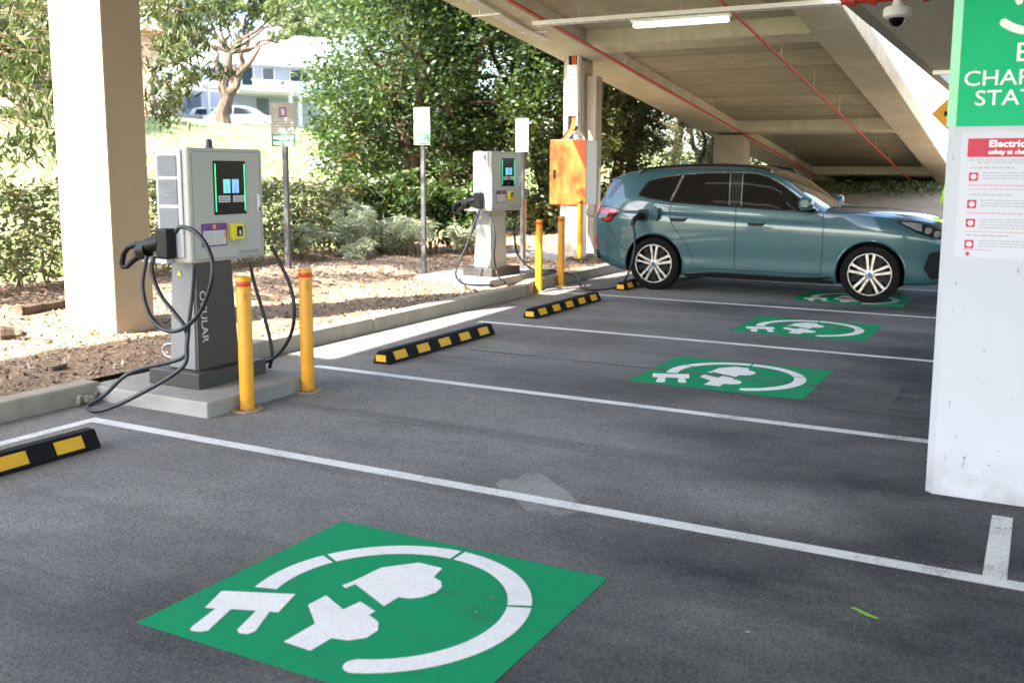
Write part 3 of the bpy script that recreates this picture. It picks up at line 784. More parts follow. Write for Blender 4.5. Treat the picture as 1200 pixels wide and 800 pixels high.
pbuild([A(318, 288, 5.25), A(328, 308, 5.27), A(340, 335, 5.28), A(345, 362, 5.28), A(342, 388, 5.28), A(332, 408, 5.27), A(318, 421, 5.25), A(300, 427, 5.23)], ch1, 0.0125)
pbuild([A(206, 402, 4.7), A(194, 404, 4.7), A(191, 411, 4.7), A(196, 417, 4.7), A(207, 420, 4.7)], ch1, 0.008, 'bonding_wire', M_steel)
# cables of the far charger
pbuild([A(562, 246, 10.50), A(556, 262, 10.45), A(548, 285, 10.40), A(539, 305, 10.35), A(534, 320, 10.3), at_z(540, 331, 0.19), at_z(556, 334, 0.19), at_z(578, 334, 0.20)], ch2, 0.014)
pbuild([A(573, 248, 10.55), A(580, 275, 10.5), A(579, 300, 10.5), A(583, 322, 10.5), at_z(592, 331, 0.22)], ch2, 0.012)
# ------------------------------------------------------------------ pads under the chargers
mb = MB(); mb.box(-0.54, 0.54, -0.53, 0.45, -0.02, 0.10); pad = mb.build('concrete_pad', M_pad, bevel=0.012)
pad.location = (-5.035, 4.85, 0); tag(pad, 'pale concrete pad under the grey charger beside the bollards', 'concrete pad')
mb = MB(); mb.box(-0.62, 0.51, -0.62, 1.25, -0.1, 0.205); pad2 = mb.build('concrete_pad', M_pad, bevel=0.015)
pad2.location = (-6.44, 10.95, 0); tag(pad2, 'sunlit concrete pad behind the kerb under the white charger', 'concrete pad')
mb = MB(); mb.box(-0.75, 0.75, -0.5, 0.7, -0.1, 0.2); pad3 = mb.build('concrete_pad', M_pad, bevel=0.015)
pad3.location = (-7.3, 14.3, 0.0); tag(pad3, 'concrete pad below the orange electrical box', 'concrete pad')

# rubble heap where the kerb meets the pad
mb = MB(); rr = random.Random(3)
for i in range(34):
    s = rr.uniform(0.012, 0.045)
    M = Matrix.Translation((-5.53+rr.gauss(0, 0.06), 4.22+rr.gauss(0, 0.06), s*0.3+max(0, rr.gauss(0.02, 0.02)))) @ Euler((rr.random()*3, rr.random()*3, rr.random()*3)).to_matrix().to_4x4()
    mb.box(-s*0.6, s*0.6, -s*0.45, s*0.45, -s*0.3, s*0.3, M)
tag(mb.build('rubble', M_kerb), 'small heap of broken concrete at the kerb end', 'rubble', kind='stuff')

# ------------------------------------------------------------------ bollards
def make_bollard(h=0.86):
    t = thing('bollard', '', 'bollard', (0, 0, 0), 0, 'yellow bollards guarding the chargers')
    mb = MB(); mb.lathe([(0.0, 0.001), (0.10, 0.001), (0.10, 0.010), (0.098, 0.013), (0.046, 0.013)], 32)
    fl = mb.build('flange', M_rusty, t)
    for k in range(4):
        a = PI/4+k*PI/2
        mb = MB(); mb.lathe([(0.011, 0.0132), (0.011, 0.022), (0.005, 0.024), (0, 0.024)], 6, Matrix.Translation((0.076*math.cos(a), 0.076*math.sin(a), 0)))
        mb.build('bolt', M_rusty, fl)
    mb = MB(); mb.lathe([(0.0455, 0.012), (0.0455, h-0.006), (0.043, h), (0.03, h+0.003), (0, h+0.004)], 32)
    mb.build('post', M_yellow, t, smooth=True)
    mb = MB(); mb.lathe([(0.0459, h-0.058), (0.0466, h-0.057), (0.0466, h-0.027), (0.0459, h-0.026)], 32, closed=True)
    mb.build('red_band', M_redband, t, smooth=True)
    return t
b0 = make_bollard(); b0.location = (-4.432, 4.60, 0)
b0['label'] = 'yellow bollard with red band in front of the dark charger pedestal'
spots = [(-4.455, 5.215, 0, 'yellow bollard with red band right of the hanging cables', 1.0), (-5.66, 11.12, 0, 'yellow bollard at the kerb right of the white charger', 1.07),
         (-5.665, 11.78, 0, 'yellow bollard at the kerb just before the teal car', 1.09), (-7.02, 13.25, 0.2, 'yellow bollard behind, between white charger and orange box', 1.05),
         (-6.29, 13.75, 0.2, 'sunlit yellow bollard directly below the orange box', 1.05)]
for x, y, z, lab, s in spots:
    c = copy_tree(b0); c.location = (x, y, z); c.scale = (1, 1, s); c['label'] = lab

# ------------------------------------------------------------------ wheel stops
def make_stop():
    t = thing('wheel_stop', '', 'wheel stop', (0, 0, 0), 0, 'striped rubber wheel stops')
    Ls, w, h = 1.70, 0.155, 0.105
    prof = [(-w/2, 0.002), (w/2, 0.002), (w/2, 0.022), (0.042, h-0.012), (0.030, h), (-0.030, h), (-0.042, h-0.012), (-w/2, 0.022)]
    M = Matrix(((1, 0, 0, 0), (0, 0, 1, 0), (0, 1, 0, 0), (0, 0, 0, 1)))
    mb = MB(); mb.prism(prof, Ls, M, -Ls/2)
    body = mb.build('body', M_rubber, t, bevel=0.004)
    # yellow plates on both long slopes and both ends
    for side in (1, -1):
        a = Vector((side*w/2, 0, 0.022)); b = Vector((side*0.042, 0, h-0.012))
        d = (b-a); n = Vector((d.z*side, 0, -d.x*side)).normalized()
        p0, p1 = a+d*0.06, a+d*0.95
        for k in range(5):
            yc = -Ls/2+Ls*(k*2+1)/10*0.98+0.017
            hw = 0.085
            q = [Vector((p0.x, yc-hw, p0.z)), Vector((p0.x, yc+hw, p0.z)), Vector((p1.x, yc+hw, p1.z)), Vector((p1.x, yc-hw, p1.z))]
            mb = MB(); mb.hexa([v+n*0.0005 for v in q]+[v+n*0.003 for v in q]); mb.build('yellow_panel', M_rubyellow, t)
    for e in (-1, 1):
        y = e*(Ls/2+0.001)
        mb = MB(); mb.box(-0.048, 0.048, min(y, y+e*0.002), max(y, y+e*0.002), 0.022, 0.075); mb.build('yellow_end_panel', M_rubyellow, t)
    return t
s0 = make_stop(); s0.location = (-4.585, 7.10, 0); s0['label'] = 'striped wheel stop in the second bay beside the sunlit kerb'
for x, y, rz, lab in ((-4.60, 2.71, 0, 'striped wheel stop in the front bay, cut off by the photo edge'), (-4.69, 9.86, 0, 'striped wheel stop beside the far bollards before the car'),
                      (-4.80, 12.62, 0, 'wheel stop behind the rear wheel of the teal car')):
    c = copy_tree(s0); c.location = (x, y, 0); c.rotation_euler = (0, 0, rz); c['label'] = lab

# ------------------------------------------------------------------ parking signs on poles
def pole_sign(label, x, y, z0, z_bot, z_top, w, rotz, pole_mat, face_mat, green, pole_r=0.024, symbol=True, pole_top=None):
    t = thing('parking_sign', label, 'sign', (x, y, z0), rotz, 'small parking signs on poles')
    H = (pole_top or z_top)-z0
    mb = MB(); mb.box(-pole_r, pole_r, -pole_r, pole_r, -0.05, H-0.02); mb.build('pole', pole_mat, t, bevel=0.004)
    b, tp = z_bot-z0, z_top-z0
    mb = MB(); mb.box(-w/2, w/2, -pole_r-0.006, -pole_r-0.002, b, tp); pl = mb.build('sign_plate', face_mat, t, bevel=0.001)
    F = face_matrix((0, -pole_r-0.0062, 0), (1, 0, 0), (0, 0, 1))
    if green:
        g1 = b+(tp-b)*0.29
        mb = MB(); mb.box(-w/2+0.005, w/2-0.005, b+0.006, g1, 0, 0.0012, F); mb.build('green_panel', M_signgreen, pl)
        mb = MB()
        for q in range(2): scribble(mb, F, -w/2+0.03, w/2-0.03, b+0.025+q*(g1-b)*0.42, (g1-b)*0.24, 0.0006, q+5, 0.0015)
        mb.build('green_panel_print', M_sign, pl)
        if symbol:
            s = w*0.13; yc = b+(tp-b)*0.79
            mb = MB(); mb.box(-s*1.15, s*1.15, yc-s*1.4, yc-s*0.9, 0, 0.001, F); mb.box(-s*1.15, s*1.15, yc+s*0.9, yc+s*1.4, 0, 0.001, F); mb.box(-s*1.15, -s*0.6, yc-s*0.9, yc+s*0.9, 0, 0.001, F); mb.box(s*0.6, s*1.15, yc-s*0.9, yc+s*0.9, 0, 0.001, F)
            mb.build('symbol', M_purple, pl)
        mb = MB()
        for q in range(5): scribble(mb, F, -w/2+0.03, w/2-0.03, b+(tp-b)*(0.34+0.065*q), (tp-b)*0.018, 0.0006, q+11, 0.0)
        mb.build('plate_print', M_greyprint, pl)
    for zc in (b+(tp-b)*0.15, b+(tp-b)*0.85):
        mb = MB(); mb.lathe([(0.008, 0), (0.008, 0.003), (0, 0.004)], 8, face_matrix((0, -pole_r-0.0062, zc), (1, 0, 0), (0, 0, 1))); mb.build('bolt', M_steel, pl)
    return t
s1 = at_y(337, 330, 9.56)
pole_sign('beige and green parking sign on a dark pole behind the near charger', s1.x+0.02, 9.56, 0.15, 1.815, 2.35, 0.335, R(14), M_polegrey, M_signbeige, True, 0.03)
pole_sign('white and green parking sign on a dark pole before the shrubs', -7.18, 10.77, 0.15, 1.86, 2.335, 0.225, R(8), M_polegrey, M_sign, True, 0.026, False)
pole_sign('blank white sign plate behind the white charger', -6.66, 12.55, 0.15, 1.80, 2.27, 0.20, R(4), M_polegrey, M_white, False, 0.026, False)

# ------------------------------------------------------------------ orange electrical box
ob = thing('electrical_box', 'orange electrical box on a steel frame before the pale column', 'electrical box', (-6.49, 14.05, 0.2))
mb = MB(); mb.box(-6.890, -6.270, 13.92, 14.30, 1.02, 2.01); bx = wbuild(mb, 'enclosure', M_whitesteel, ob, bevel=0.008)
mb = MB(); mb.box(-6.895, -6.275, 13.898, 13.918, 1.015, 2.015); dr = wbuild(mb, 'orange_door', M_orange, ob, bevel=0.006)
mb = MB(); mb.box(-6.825, -6.795, 13.875, 13.898, 1.42, 1.56)
hd = wbuild(mb, 'door_handle', M_black, ob, bevel=0.004)
mb = MB(); mb.box(-6.770, -6.390, 14.02, 14.22, 0.20, 1.02); wbuild(mb, 'support_frame', M_steel, ob, bevel=0.006)
mb = MB(); mb.box(-6.590, -6.390, 13.94, 14.0, 0.2, 1.0); wbuild(mb, 'cable_duct', M_greycol, ob, bevel=0.004)
for pts, r, m, nm in (
    ([(-6.46, 14.36, 0.95), (-6.44, 14.36, 0.85), (-6.36, 14.40, 0.83), (-6.30, 14.44, 0.90), (-6.29, 14.46, 1.3), (-6.29, 14.46, 1.56), (-6.38, 14.44, 1.62)], 0.016, M_steel, 'conduit'),
    ([(-6.75, 14.2, 2.0), (-6.74, 14.3, 2.10), (-6.66, 14.42, 2.15), (-6.60, 14.5, 2.08), (-6.58, 14.5, 1.98)], 0.022, M_steel, 'conduit'),
    ([(-6.28, 14.46, 1.5), (-6.18, 14.46, 1.53), (-6.17, 14.46, 1.56)], 0.022, M_amber, 'conduit_fitting')):
    mb = MB(); mb.tube(smooth_path(pts, 6), r, 10); wbuild(mb, nm, m, ob, smooth=True)
tk = thing('cable_trunking', 'white vertical cable trunking on the column above the orange box', 'cable trunking', (-6.85, 14.66, 2.0))
mb = MB(); mb.box(-6.935, -6.775, 14.60, 14.745, 2.42, 3.22); wbuild(mb, 'cover', M_white, tk, bevel=0.006)
mb = MB(); mb.box(-6.949, -6.937, 14.61, 14.744, 2.06, 3.42); mb.box(-6.773, -6.758, 14.61, 14.744, 2.06, 3.42); wbuild(mb, 'side_rail', M_white, tk)
for k, (dx, m, nm) in enumerate(((0.0, M_orangecable, 'orange_cable'), (-0.045, M_orangecable, 'orange_cable'), (-0.085, M_black, 'black_cable'), (0.04, M_black, 'black_cable'))):
    x = -6.83+dx
    mb = MB(); mb.tube(smooth_path([(x, 14.66, 3.18), (x, 14.66, 3.33), (x-0.03, 14.60, 3.43), (x-0.14, 14.46, 3.46), (x-0.3, 14.2, 3.48)], 6), 0.02, 8); wbuild(mb, nm, m, tk, smooth=True)
    mb = MB(); mb.tube(smooth_path([(x+0.02, 14.66, 2.46), (x+0.02, 14.62, 2.25), (x, 14.4, 2.06), (x, 14.2, 1.99)], 6), 0.018, 8); wbuild(mb, nm, m, tk, smooth=True)

# ------------------------------------------------------------------ pipes, trays, lights under the ceiling
def ramp_pipe(label, x, y0, y1, drop):
    mb = MB(); L = Vector((x, y0, zb(y0)-drop))
    n = 8; pts = [Vector((x, y0+(y1-y0)*i/n, zb(y0+(y1-y0)*i/n)-drop))-L for i in range(n+1)]
    t = thing('sprinkler_pipe', label, 'pipe', L, 0, 'thin red pipes hung below the ramp')
    mb.tube(pts, 0.021, 12); mb.build('pipe', M_red, t, smooth=True)
    y = y0+1.0
    while y < y1-0.5:
        mb = MB(); p = Vector((x, y, zb(y)-drop))-L
        mb.tube([p+Vector((0, 0, 0.018)), p+Vector((0, 0, drop+0.235))], 0.005, 6); mb.build('hanger_rod', M_steel, t)
        y += 2.4
    return t
ramp_pipe('red pipe under the left edge beam of the ramp', -6.12, 2.0, 30.2, 0.11)
ramp_pipe('red pipe under the middle of the ramp soffit', -3.62, 2.0, 31.4, 0.11)
mp = thing('fire_main', 'thick red flanged pipe at the top beside the camera dome', 'pipe', (-1.0, 8.7, 2.9))
mb = MB(); mb.tube([(-1.62, 8.72, 2.95), (1.5, 8.72, 2.95)], 0.036, 16); wbuild(mb, 'pipe', M_red, mp, smooth=True)
for x in (-1.55, -1.38, -0.98):
    mb = MB(); mb.tube([(x, 8.72, 2.95), (x+0.045, 8.72, 2.95)], 0.056, 16); wbuild(mb, 'flange', M_red, mp)
tr = thing('cable_tray', 'long galvanised cable tray across the ramp soffit', 'cable tray', (-4.3, 12.1, 3.5))
mb = MB()
for y in (12.02, 12.17): mb.box(-6.25, -1.7, y, y+0.012, 3.465, 3.52)
for i in range(38): mb.box(-6.2+i*0.12, -6.15+i*0.12, 12.034, 12.168, 3.468, 3.474)
wbuild(mb, 'tray', M_whitesteel, tr)
mb = MB()
for k in range(4): mb.tube([(-6.2, 12.06+0.03*k, 3.49), (-4.0, 12.06+0.03*k, 3.494), (-1.75, 12.06+0.03*k, 3.49)], 0.011, 6)
wbuild(mb, 'tray_cables', M_white, tr)
for x in (-5.6, -4.2, -2.8):
    mb = MB(); mb.tube([(x, 12.1, 3.52), (x, 12.1, zb(12.1)+0.24)], 0.006, 6); wbuild(mb, 'hanger_rod', M_steel, tr)
def batten(label, x0, x1, y, z):
    t = thing('batten_light', label, 'ceiling light', ((x0+x1)/2, y, z), 0, 'batten lights under the ramp')
    L = (x1-x0)/2
    mb = MB(); mb.box(-L, L, -0.045, 0.045, 0.03, 0.07); mb.build('housing', M_whitesteel, t, bevel=0.006)
    mb = MB(); mb.box(-L+0.03, L-0.03, -0.05, 0.05, -0.035, 0.028); mb.build('diffuser', M_tube, t, bevel=0.018)
    return t
batten('white batten light below the long cable tray', -4.85, -3.55, 12.1, 3.385)
for yy_, lab in ((10.35, 'lit batten light under the ramp mirrored in the car windows'), (9.45, 'second lit batten light mirrored lower in the car windows')):
    batten(lab, -4.75, -3.0, yy_, zb(yy_)-.10)
for px, py, lab in ((570, 18, 'upper short grey bracket under the ramp edge'), (627, 38, 'lower short grey bracket under the ramp edge')):
    q = at_x(px, py, -6.75)
    t = thing('cable_bracket', lab, 'bracket', q, 0, 'short brackets under the ramp edge')
    mb = MB(); mb.box(-0.22, 0.22, -0.02, 0.02, -0.012, 0.012); mb.build('arm', M_whitesteel, t, bevel=0.003)
    mb = MB(); mb.tube([(-0.1, 0, 0.01), (-0.1, 0, zb(q.y)-q.z+0.01)], 0.008, 6); mb.build('hanger_rod', M_steel, t)
mb = MB()
cp = smooth_path([(-6.9, 14.3, 3.485), (-6.8, 12.6, 3.54), (-6.72, 10.4, 3.80), (-6.7, 8.0, 4.06)], 6)
for k in range(3): mb.tube([p+Vector((0.05*k, 0, 0)) for p in cp], 0.019, 8)
t = mb.build('edge_cables', M_whitesteel, smooth=True); tag(t, 'bundle of grey cables running under the ramp edge to the column', 'cables')

# security camera hanging from the slab
cm = thing('security_camera', 'white dome security camera hanging beside the green sign', 'camera', at_y(1052, 6, 8.3))
mb = MB(); mb.lathe([(0.0, 0.07), (0.075, 0.07), (0.08, 0.05), (0.05, 0.03), (0.036, 0.0), (0.034, -0.12), (0.045, -0.16), (0.0, -0.16)], 20); mb.build('mount', M_white, cm, smooth=True)
mb = MB(); mb.lathe([(0.0, -0.158), (0.09, -0.165), (0.105, -0.185), (0.105, -0.235), (0.085, -0.25), (0, -0.25)], 24); hb = mb.build('housing', M_whitesteel, cm, smooth=True)
mb = MB(); mb.lathe([(0.062, -0.248), (0.058, -0.275), (0.04, -0.300), (0.02, -0.312), (0, -0.315)], 20); mb.build('lens_dome', M_screen, cm, smooth=True)
cm.location.z = 3.04-0.07-0.002

# amber warning sign on a ceiling bracket
ws = thing('warning_sign', 'amber diamond sign half hidden behind the white column', 'sign', at_y(1124, 133, 11.0))
Fd = face_matrix((0, 0, 0), (1, 0, 0), (0, 0, 1)) @ Matrix.Rotation(PI/4, 4, 'Z')
mb = MB(); mb.box(-0.185, 0.185, -0.185, 0.185, 0, 0.004, Fd); pl = mb.build('plate', M_amber, ws, bevel=0.001)
mb = MB(); mb.box(-0.14, 0.10, -0.022, 0.022, 0.0042, 0.0052, face_matrix((0, 0, 0), (1, 0, 0), (0, 0, 1)))
mb.prism([(0.09, -0.06), (0.19, 0.0), (0.09, 0.06)], 0.001, face_matrix((0, -0.0042, 0), (1, 0, 0), (0, 0, 1))); mb.build('arrow', M_black, pl)
q = at_y(1093, 84, 11.0)
mb = MB(); zz = ws.location.z
mb.box(q.x-ws.location.x, 0.35, 0.01, 0.05, q.z-zz-0.03, q.z-zz+0.01); mb.build('bracket', M_steel, ws)
mb = MB(); mb.tube([(0.0, 0.02, 0.25), (0.0, 0.02, 3.04-zz)], 0.008, 6); mb.build('hanger_rod', M_steel, ws)

# ------------------------------------------------------------------ signs on the white column (face at y = 4.955)
SX = -0.095
cs = thing('charging_sign', 'tall green panel lettered EV charging station on the white column', 'sign', (SX, 4.955, 1.72))
FY = face_matrix((0, -0.0008, -1.72), (1, 0, 0), (0, 0, 1))
mb = MB(); mb.box(-0.29, 0.30, 1.740, 2.80, 0.0, 0.003, FY); pan = mb.build('panel', M_panelgreen, cs)
mb = MB()
mb.hexa([FY @ Vector(p) for p in ((-0.329, 1.742, -0.042), (-0.292, 1.742, -0.0045), (-0.2905, 1.742, 0.0030), (-0.334, 1.742, -0.040),
                                   (-0.329, 2.80, -0.042), (-0.292, 2.80, -0.0045), (-0.2905, 2.80, 0.0030), (-0.334, 2.80, -0.040))])
mb.build('wrapped_edge', M_panelpale, cs)
for txt, z, sz in (('EV', 2.020, 0.116), ('CHARGING', 1.920, 0.095), ('STATION', 1.832, 0.096)):
    mb = MB(); add_text(mb, txt, sz, FY @ Matrix.Translation((0.0, z, 0.0036)), 'CENTER', 0.0004, 1.10)
    mb.build('lettering', M_panelwhite, pan)
def arc_poly(c, ro, ri, a0, a1, n=28):
    P = [(c[0]+ro*math.cos(R(a0+(a1-a0)*i/n)), c[1]+ro*math.sin(R(a0+(a1-a0)*i/n))) for i in range(n+1)]
    Q = [(c[0]+ri*math.cos(R(a0+(a1-a0)*i/n)), c[1]+ri*math.sin(R(a0+(a1-a0)*i/n))) for i in range(n+1)]
    return P+Q[::-1]
c0 = (0.0, 2.345)
for a0, a1 in ((-128, -20), (-12, 80), (88, 150)):
    mb = MB(); mb.prism(arc_poly(c0, 0.215, 0.180, a0, a1), 0.001, FY @ Matrix.Translation((0, 0, 0.0036)))
    if a0 == -128: mb.prism([(c0[0]+0.1975*math.cos(R(-128))+0.0175*math.cos(2*PI*i/20), c0[1]+0.1975*math.sin(R(-128))+0.0175*math.sin(2*PI*i/20)) for i in range(20)], 0.001, FY @ Matrix.Translation((0, 0, 0.0040)))
    mb.build('ring_symbol', M_panelwhite, pan)
PM = FY @ Matrix.Translation((c0[0]-0.155, c0[1]-0.115, 0.0036)) @ Matrix.Rotation(R(8), 4, 'Z') @ Matrix.Scale(0.42, 4)
mb = MB(); mb.prism([(p[0], p[1]) for p in PLUG], 0.002, PM); mb.build('plug_symbol', M_panelwhite, pan)
sn = thing('safety_notice', 'white and red electric vehicle safety notice below the green panel', 'notice', (SX, 4.955, 1.14))
FN = face_matrix((0, -0.0008, -1.14), (1, 0, 0), (0, 0, 1))
mb = MB(); mb.box(-0.262, 0.262, 1.145, 1.715, 0, 0.002, FN); pg = mb.build('sheet', M_signface, sn)
mb = MB(); mb.box(-0.235, 0.240, 1.602, 1.685, 0.0022, 0.003, FN); hdz = mb.build('red_heading', M_redprint, pg)
mb = MB(); add_text(mb, 'Electric Vehicle', 0.042, FN @ Matrix.Translation((0.005, 1.647, 0.0034)), 'CENTER', 0.0014, 1.18); mb.build('heading_lettering', M_panelwhite, pg)
mb = MB(); add_text(mb, 'safety at charging stations', 0.0275, FN @ Matrix.Translation((0.005, 1.615, 0.0034)), 'CENTER', 0.0009, 1.08); mb.build('heading_lettering', M_panelwhite, pg)
def block(rows, mat, nm):
    mb = MB()
    for x0, x1, z, h, sd in rows: scribble(mb, FN, x0, x1, z, h, 0.0005, sd, 0.0022)
    mb.build(nm, mat, pg)
block([(-0.235, 0.235, 1.585, 0.0055, 1), (-0.19, 0.19, 1.574, 0.0055, 2)], M_greyprint, 'intro_print')
for zi, (zc, nl, head) in enumerate(((1.512, 3, 1.550), (1.388, 3, 1.428), (1.302, 4, None), (1.205, 3, 1.243))):
    rows = [(-0.165, 0.23, zc+0.016-q*0.0125, 0.0055, 7*zi+q) for q in range(nl)]
    if head: rows.append((-0.215, -0.04, head, 0.0075, 31+zi))
    block(rows, M_greyprint, 'paragraph_print')
    mb = MB(); mb.box(-0.222, -0.184, zc-0.018, zc+0.020, 0.0022, 0.003, FN); ic = mb.build('red_icon', M_redprint, pg)
    mb = MB(); mb.prism(arc_poly((-0.203, zc+0.001), 0.0115, 0.007, 0, 359, 20), 0.0006, FN @ Matrix.Translation((0, 0, 0.0031)))
    mb.box(-0.206, -0.200, zc-0.004, zc+0.006, 0.0031, 0.0037, FN); mb.build('icon_mark', M_panelwhite, ic)
for z in (1.455, 1.262):
    mb = MB(); mb.box(-0.222, 0.235, z, z+0.003, 0.0022, 0.0028, FN); mb.build('pink_rule', M_pinkprint, pg)
for q, (x1, z) in enumerate(((0.22, 1.472), (0.22, 1.346), (-0.10, 1.178))): block([(-0.225, x1, z, 0.0055, 91+q)], M_pinkprint, 'pink_print')
mb = MB(); mb.prism([(-0.216, 1.160), (-0.207, 1.149), (-0.198, 1.160), (-0.200, 1.168), (-0.207, 1.171), (-0.214, 1.168)], 0.001, FN @ Matrix.Translation((0, 0, 0.0022))); mb.build('red_pin', M_redprint, pg)

# ------------------------------------------------------------------ litter
lf = thing('fallen_leaf', 'slender green leaf lying on the front asphalt', 'leaf', (-0.46, 3.43, 0.001), R(160))
mb = MB(); n = 14
top, bot = [], []
for i in range(n+1):
    u = i/n; x = -0.055+0.11*u; w = 0.0075*math.sin(PI*min(1, u*1.02))**0.8*(1 if u < 0.75 else 1)+0.0006
    yb = 0.007*math.sin(u*5.2); zz = 0.004+0.002*math.sin(u*PI)
    top.append((x, yb+w, zz)); bot.append((x, yb-w, zz+0.002))
mb.add(top+bot, [(i, i+1, n+2+i, n+1+i) for i in range(n)])
mb.build('blade', plain('fresh_leaf', (0.22, 0.42, 0.05), 0.4), lf)
rr = random.Random(5)
mbp = MB()
for i in range(70):
    x, y = rr.uniform(-5.3, 0.6), rr.uniform(1.6, 11)
    s = rr.uniform(0.003, 0.008); a = rr.random()*PI
    M = Matrix.Translation((x, y, 0.003+s*0.2)) @ Matrix.Rotation(a, 4, 'Z')
    mbp.box(-s, s, -s*0.5, s*0.5, -s*0.2, s*0.25, M)
tag(mbp.build('litter', M_chip), 'small dry bits scattered over the asphalt', 'litter', kind='stuff')
# ------------------------------------------------------------------ the teal car (x forward from the rear bumper, y to its left, z up)
def interp(tab):
    xs = np.array([a for a, b in tab], float); ys = np.array([b for a, b in tab], float)
    h = np.diff(xs); d = np.diff(ys)/h; m = np.zeros(len(xs)); m[0] = d[0]; m[-1] = d[-1]
    for i in range(1, len(xs)-1):
        m[i] = 0 if d[i-1]*d[i] <= 0 else (h[i-1]+h[i])*d[i-1]*d[i]/(h[i]*d[i-1]+h[i-1]*d[i]) if True else 0
    def f(x):
        x = min(max(x, xs[0]), xs[-1]); i = min(max(int(np.searchsorted(xs, x))-1, 0), len(xs)-2)
        t = (x-xs[i])/h[i]
        return float(ys[i]*(1+2*t)*(1-t)**2+m[i]*h[i]*t*(1-t)**2+ys[i+1]*t*t*(3-2*t)+m[i+1]*h[i]*t*t*(t-1))
    return f
c_zb = interp([(0, .43), (.08, .36), (.3, .27), (.6, .215), (1.3, .195), (3.1, .20), (3.7, .215), (4.2, .225), (4.4, .26), (4.5, .36)])
c_w = interp([(0, .66), (.04, .745), (.12, .815), (.28, .875), (.55, .912), (.93, .922), (2.2, .918), (3.6, .922), (3.9, .910), (4.12, .875), (4.28, .81), (4.40, .70), (4.47, .60), (4.5, .52)])
c_zs = interp([(0, .90), (.3, .99), (.93, .985), (2, .94), (3, .905), (3.6, .88), (4.1, .83), (4.3, .78), (4.5, .67)])
c_zbelt = interp([(0, 1.06), (.3, 1.13), (.7, 1.155), (1.2, 1.125), (2, 1.085), (3.0, 1.045), (3.3, 1.04), (3.62, 1.02), (4.0, .98), (4.25, .925), (4.4, .855), (4.5, .74)])
c_wb = interp([(0, .57), (.08, .68), (.25, .775), (.5, .838), (.9, .868), (2, .872), (2.9, .868), (3.2, .83), (3.5, .80), (3.8, .765), (4.1, .70), (4.3, .60), (4.5, .46)])
c_zr = interp([(0, 1.09), (.07, 1.19), (.15, 1.34), (.26, 1.432), (.45, 1.492), (.9, 1.550), (1.4, 1.562), (2.0, 1.555), (2.3, 1.525), (2.5, 1.45), (2.75, 1.285), (3.0, 1.105), (3.12, 1.062), (3.3, 1.062), (3.62, 1.05), (4.0, 1.01), (4.25, .955), (4.4, .885), (4.5, .78)])
c_wr = interp([(0, .52), (.15, .585), (.3, .60), (.9, .625), (1.5, .640), (2.2, .635), (2.5, .660), (2.75, .70), (3.0, .765), (3.12, .775), (3.4, .715), (3.8, .63), (4.1, .56), (4.3, .48), (4.5, .36)])
c_zt = interp([(0, 1.10), (.05, 1.20), (.13, 1.38), (.22, 1.48), (.4, 1.555), (.9, 1.616), (1.4, 1.632), (1.9, 1.628), (2.2, 1.595), (2.45, 1.505), (2.75, 1.325), (3.0, 1.165), (3.12, 1.105), (3.3, 1.105), (3.62, 1.095), (4.0, 1.05), (4.25, .99), (4.4, .92), (4.5, .80)])
def section(x, n=7):
    zb_, w, zs, zbt, wb, zr, wr, zt = c_zb(x), c_w(x), c_zs(x), c_zbelt(x), c_wb(x), c_zr(x), c_wr(x), c_zt(x)
    mid = 0.47 if 0.6 < x < 3.9 else 0.5
    K = [(0, zb_), (w*.80, zb_), (w*.945, zb_+.025), (w*.978, zb_+.10), (w*.985, mid), (w, mid+.22), (w*.995, zs-.015), (w*.970, zs+.035), (wb, zbt), ((wb*.62+wr*.38)+.012, zbt*.62+zr*.38), ((wb*.25+wr*.75)+.016, zbt*.25+zr*.75), (wr, zr), (wr*.80, zr+(zt-zr)*.55), (wr*.45, zr+(zt-zr)*.88), (0, zt)]
    P = [Vector((a, b)) for a, b in K]
    P = [P[0]*2-P[1]]+P+[Vector((-P[-2].x, P[-2].y))]
    out = []; marks = []
    for i in range(1, len(P)-2):
        marks.append(len(out))
        a, b, c, d = P[i-1], P[i], P[i+1], P[i+2]
        # centripetal tangents
        t01 = max((b-a).length, 1e-4)**.5; t12 = max((c-b).length, 1e-4)**.5; t23 = max((d-c).length, 1e-4)**.5
        m1 = (c-b)+t12*((b-a)/t01-(c-a)/(t01+t12)); m2 = (c-b)+t12*((d-c)/t23-(d-b)/(t12+t23))
        for k in range(n):
            t = k/n
            out.append(b*(2*t**3-3*t*t+1)+m1*(t**3-2*t*t+t)+c*(-2*t**3+3*t*t)+m2*(t**3-t*t))
    marks.append(len(out)); out.append(P[-2])
    return out, marks
_sc = {}
def sec_cached(x):
    k = round(x, 4)
    if k not in _sc: _sc[k] = section(k)
    return _sc[k]
def side_y(x, z):
    P, mk = sec_cached(x)
    Q = P[mk[2]:mk[11]+1]
    zs_ = np.maximum.accumulate(np.array([p.y for p in Q])); ws_ = np.array([p.x for p in Q])
    return float(np.interp(z, zs_, ws_))
def top_z(x, y):
    P, mk = sec_cached(x)
    Q = P[mk[8]:][::-1]
    return float(np.interp(abs(y), np.array([p.x for p in Q]), np.array([p.y for p in Q])))
M_body = None
def make_paintcar():
    k = NB('teal_car_paint')
    f = k.noise(900, 2)
    c = k.mix(f, (0.019, 0.074, 0.092), (0.027, 0.092, 0.112))
    k.set(col=c, rough=0.42, metal=0.2, coat=1.0, coat_rough=0.04, spec=0.5); return k.m
M_teal = make_paintcar()
def make_glass():
    k = NB('tinted_glass')
    c = k.mix(k.noise(3, 3), (0.006, 0.006, 0.006), (0.014, 0.012, 0.010))
    k.set(col=c, rough=0.02, spec=0.28); return k.m
M_glass = make_glass()
